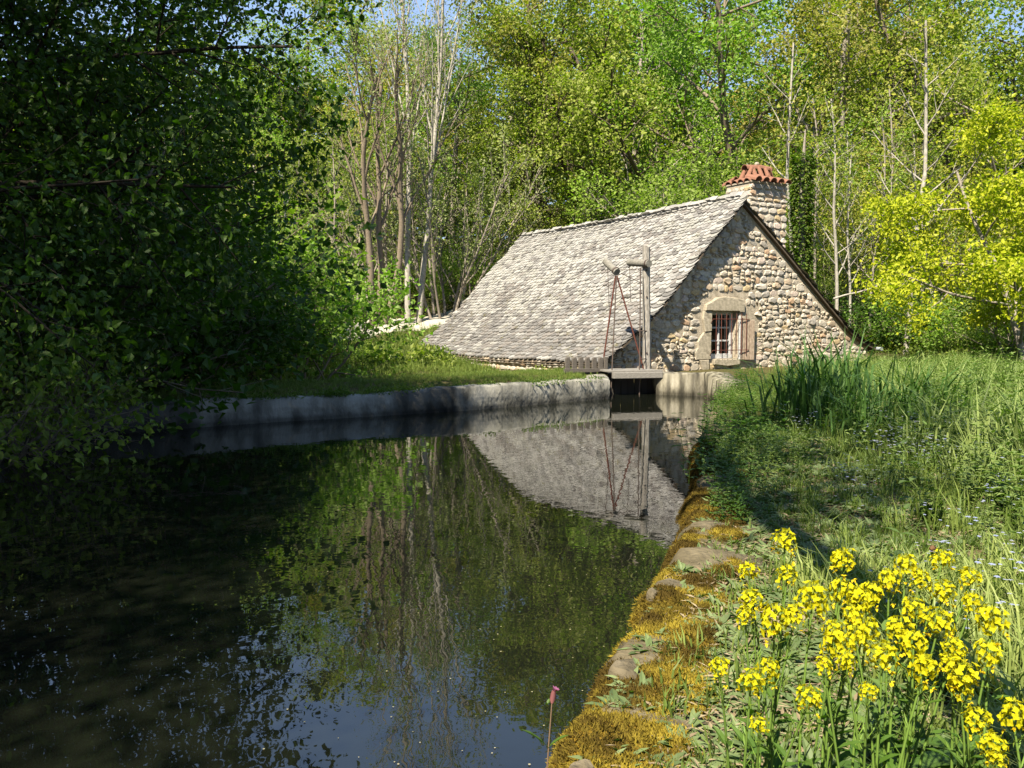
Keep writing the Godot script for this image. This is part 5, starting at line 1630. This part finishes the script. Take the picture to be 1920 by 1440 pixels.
	bb.tube(PackedVector3Array([Vector3(-0.009, 0, 0), Vector3(-0.006, 0.001, 0), Vector3(0, 0.002, 0), Vector3(0.006, 0.001, 0), Vector3(0.01, 0, 0)]), PackedFloat32Array([0.001, 0.005, 0.0062, 0.005, 0.001]), 8, WHITE)
	for i in 160:
		var d := rnd_dir()
		bb.leaf(d * Vector3(0.008, 0.005, 0.005), d, rnd_dir(), 0.0025, 0.0006, Color(1.6, 1.2, 0.6) if absf(d.x) > 0.6 else WHITE)
	part("body", bb.mesh(), solid(Color(0.10, 0.055, 0.025), 0.9), bee)
	for s in [-1.0, 1.0]:
		var wg := MB.new()
		wg.leaf6(Vector3(0.002, 0.006, 0.002 * s), Vector3(-0.6, 0.35, s * 0.7).normalized(), UP, 0.011, 0.005, WHITE)
		part("wing", wg.mesh(), solid(Color(0.25, 0.22, 0.18), 0.4), bee)
	# pink campion on its own stem in front of the water
	var camp := thing("campion", "single pink campion bud on a thin stem in front of the water", "flower", Vector3(0.075, 0.4, -1.72))
	var cm := MB.new()
	var cp := stalk(cm, Vector3(-0.005, 0, 0), Vector3(0.008, 0.52, 0.0), 0.0029, Vector3(-0.008, 0, 0), WHITE)
	part("stem", cm.mesh(), solid(Color(0.12, 0.08, 0.05), 0.7), camp)
	var cx := MB.new()
	cx.tube(PackedVector3Array([Vector3(0.008, 0.517, 0), Vector3(0.009, 0.525, 0), Vector3(0.011, 0.537, 0), Vector3(0.012, 0.543, 0)]), PackedFloat32Array([0.0025, 0.006, 0.0058, 0.0045]), 8, WHITE, true)
	part("calyx", cx.mesh(), solid(Color(0.13, 0.05, 0.05), 0.7), camp)
	var pt := MB.new()
	for i in 7:
		var a := TAU * i / 7
		pt.leaf6(Vector3(0.012, 0.541, 0), Vector3(cos(a) * 0.6 + 0.5, 0.7, sin(a) * 0.5).normalized(), Vector3(0.3, 1, 0.2), 0.013, 0.009, Color(0.2, 0.06, 0.14).lerp(Color(0.32, 0.13, 0.24), rng.randf()))
	part("petals", pt.mesh(), M.petal, camp)
	for q in [[0.42, 0.3, 0.06, 0.018], [0.425, 2.8, 0.075, 0.02], [0.34, 1.2, 0.06, 0.028], [0.31, 4.4, 0.06, 0.03], [0.515, 5.5, 0.016, 0.009], [0.513, 2.0, 0.016, 0.009]]:
		var l2 := MB.new()
		l2.leaf6(Vector3(-0.002, q[0], 0), Vector3(cos(q[1]), 0.9, sin(q[1])).normalized(), UP, q[2], q[3], Color(0.08, 0.14, 0.03))
		part("leaf", l2.mesh(), M.leaf, camp)
	make_docks()

func make_docks() -> void:
	rng.seed = 840
	# broad leaved docks beside and behind the cress
	for q in [[1.12, -1.75, 0.34, 0.1, 5, "broad glossy dock plant in the bottom corner beside the yellow cress"], [1.02, -2.2, 0.3, 0.085, 6, "broad dock plant with toothed leaves directly behind the yellow cress"], [1.35, -2.3, 0.26, 0.08, 6, "dock plant at the photo's edge behind the yellow cress"]]:
		var t := thing("dock_plant", q[5], "plant", on_ground(q[0], q[1]), 0.0, "broad leaved docks beside the cress")
		for i in q[4]:
			var a: float = TAU * i / q[4] + rng.randf_range(-0.4, 0.4)
			var mb := MB.new()
			var d := Vector3(cos(a), rng.randf_range(0.5, 1.2), sin(a)).normalized()
			# a long leaf in four lengths that arches over
			var p := Vector3(0, 0.02, 0)
			var side := d.cross(UP).normalized()
			var prev := [p, p]
			var l: float = q[2] * rng.randf_range(0.8, 1.2)
			for k in 6:
				var f := (k + 1) / 6.0
				d = (d - UP * 0.22).normalized()
				p += d * l / 6.0
				var wd: float = q[3] * 0.5 * sin(PI * clampf(f * 0.86 + 0.1, 0.0, 1.0)) * rng.randf_range(0.85, 1.15)
				var rise := side.cross(d).normalized() * wd * 0.25
				var nx := [p + side * wd + rise, p - side * wd + rise]
				var mid0: Vector3 = p - d * l / 6.0
				mb.quad(prev[0], mid0, p, nx[0], Color(0.07, 0.13, 0.025))
				mb.quad(mid0, prev[1], nx[1], p, Color(0.08, 0.145, 0.028))
				prev = nx
			part("leaf", mb.mesh(), M.leaf, t)
	# taller leafy stems in the grass
	var nettle := herb(88, 1, 0.62, 0.11, 0.055, 0.01)
	for q in [[1.6, -3.6, 0.85, "single pale nettle stem standing over the grass behind the cress"], [2.6, -5.4, 1.0, "nettle stem in the shaded grass, halfway to the tall tussock"], [3.3, -5.2, 0.95, "nettle stem beside the blue flowers in the meadow"]]:
		var t := thing("nettle", q[3], "plant", on_ground(q[0], q[1]), rng.randf() * TAU, "nettles in the meadow")
		var o := part("stem_and_leaves", nettle, leafy(Color(0.09, 0.14, 0.04)), t, Transform3D(Basis.from_scale(Vector3.ONE * q[2]), Vector3.ZERO))
	# clumps of tall grass standing dark at the meadow's edge
	var tus := blades(89, 120, 1.05, 0.03, 0.25, 0.95)
	for q in [[3.7, -10.6, 1.05, "dark tussock of tall grass at the meadow's edge nearest the mill window"], [4.3, -11.4, 1.35, "tallest dark grass tussock in front of the gable's low end"], [4.75, -10.0, 0.95, "grass tussock at the foot of the tallest one, towards the viewer"], [3.8, -9.3, 0.75, "shorter grass tussock on the near side of the dark group"]]:
		var t := thing("grass_tussock", q[3], "grass", on_ground(q[0], q[1]), rng.randf() * TAU, "tall grass tussocks by the meadow")
		part("blades", tus, leafy(Color(0.055, 0.115, 0.024), Color(0.7, 0.85, 0.3)), t, Transform3D(Basis.from_scale(Vector3.ONE * q[2]), Vector3.ZERO))
	var water_plant := herb(90, 26, 0.55, 0.12, 0.05, 0.24)
	for q in [[2.2, -8.75, 1.0, "leafy green water plants overhanging the bank edge below the window"], [2.75, -9.9, 0.6, "leafy clump behind the overhanging water plants, set back on the bank"], [1.75, -6.7, 0.5, "small leafy plant on the shaded bank edge"], [1.5, -5.6, 0.42, "small pale green plant at the front of the shaded bank"], [4.95, -18.0, 0.75, "bright green plant on top of the crumbling wall under the window"], [3.3, -13.2, 0.55, "leafy clump on the bank edge halfway to the sluice"], [4.25, -16.2, 0.5, "leafy clump at the foot of the crumbling wall"], [5.3, -19.5, 0.6, "leafy clump under the window's stone sill"]]:
		var t := thing("water_plant", q[3], "plant", on_ground(q[0], q[1]), rng.randf() * TAU, "leafy plants along the bank edge")
		var p := t.position
		p.y = maxf(p.y, 0.38)
		t.position = p
		part("stems_and_leaves", water_plant, leafy(Color(0.065, 0.125, 0.022)), t, Transform3D(Basis.from_scale(Vector3.ONE * q[2]), Vector3.ZERO))
	# specks of pollen and duckweed on the water
	var sp := MB.new()
	for k in 6:
		var a := TAU * k / 6
		var b := TAU * (k + 1) / 6
		sp.tri(Vector3.ZERO, Vector3(cos(b), 0, sin(b)), Vector3(cos(a), 0, sin(a)), WHITE)
	rng.seed = 850
	var pl: Array[Transform3D] = []
	var cs := PackedColorArray()
	while pl.size() < 170:
		var z := -2.3 - 4.2 * pow(rng.randf(), 1.3)
		var x := edge_x(z) - 0.15 - absf(rng.randfn()) * 1.0
		if pond_distance(x, z) > -0.08 or x < -4.0: continue
		pl.append(Transform3D(Basis(UP, rng.randf() * 6.0) * Basis.from_scale(Vector3.ONE * rng.randf_range(0.0015, 0.0055)), Vector3(x, 0.004, z)))
		cs.append(Color(0.16, 0.16, 0.08).lerp(Color(0.3, 0.28, 0.18), rng.randf()))
	scatter("water_specks", sp.mesh(), M.moss, pl, cs, self, "pale specks floating on the pond by the bank", "specks")

func make_plants() -> void:
	make_trees()
	make_meadow()
	make_flowers()


func _ready() -> void:
	rng.seed = 1
	noise.seed = 4
	noise.frequency = 0.1
	var cam := Camera3D.new()
	cam.name = "camera"
	add_child(cam)
	cam.position = Vector3(0, 1.7, 0)
	cam.rotation.x = -atan(111.0 / 1600.0)
	cam.fov = rad_to_deg(2.0 * atan(720.0 / 1600.0))
	cam.near = 0.05
	cam.far = 900.0
	cam.current = true
	var we := WorldEnvironment.new()
	we.name = "environment"
	var env := Environment.new()
	env.background_mode = Environment.BG_SKY
	var sky := Sky.new()
	var sm := ProceduralSkyMaterial.new()
	sm.sky_top_color = Color(0.52, 0.66, 0.88)
	sm.sky_horizon_color = Color(0.74, 0.83, 0.93)
	sm.sky_curve = 0.2
	sm.ground_bottom_color = Color(0.12, 0.12, 0.09)
	sm.ground_horizon_color = Color(0.3, 0.32, 0.28)
	sm.sky_energy_multiplier = 0.68
	sky.sky_material = sm
	env.sky = sky
	env.tonemap_mode = Environment.TONE_MAPPER_LINEAR
	env.tonemap_exposure = 3.3
	env.sdfgi_enabled = true
	env.ssao_enabled = true
	env.ssil_enabled = true
	we.environment = env
	add_child(we)
	var sun := DirectionalLight3D.new()
	sun.name = "sun"
	sun.light_energy = 1.6
	sun.light_color = Color(1.0, 0.955, 0.87)
	sun.light_angular_distance = 0.5
	sun.shadow_enabled = true
	add_child(sun)
	sun.look_at_from_position(Vector3(-0.5, 1.18, 0.866) * 50.0, Vector3.ZERO)
	for q in [[2.25, -19.6], [2.32, -20.9], [3.5, -21.6], [3.52, -20.75], [4.57, -20.25], [4.72, -17.9], [3.9, -15.6], [3.3, -13.8], [2.75, -12.0], [2.06, -9.37], [1.57, -7.09], [1.14, -5.47], [0.79, -4.44], [0.58, -3.77], [0.38, -3.28], [0.27, -2.93], [0.17, -2.5], [0.1, -1.8], [-0.15, -0.8], [-0.5, 0.5], [-1.0, 3.0], [-1.5, 6.0], [-6.9, 6.0], [-6.9, 0.0], [-7.0, -8.0], [-6.8, -11.0], [-6.4, -13.0], [-5.62, -13.76], [-4.19, -14.82], [-2.58, -15.77], [-0.75, -16.96]]:
		pond.append(Vector2(q[0], q[1]))
	make_materials()
	make_ground()
	make_pond()
	make_mill()
	make_sluice()
	make_plants()
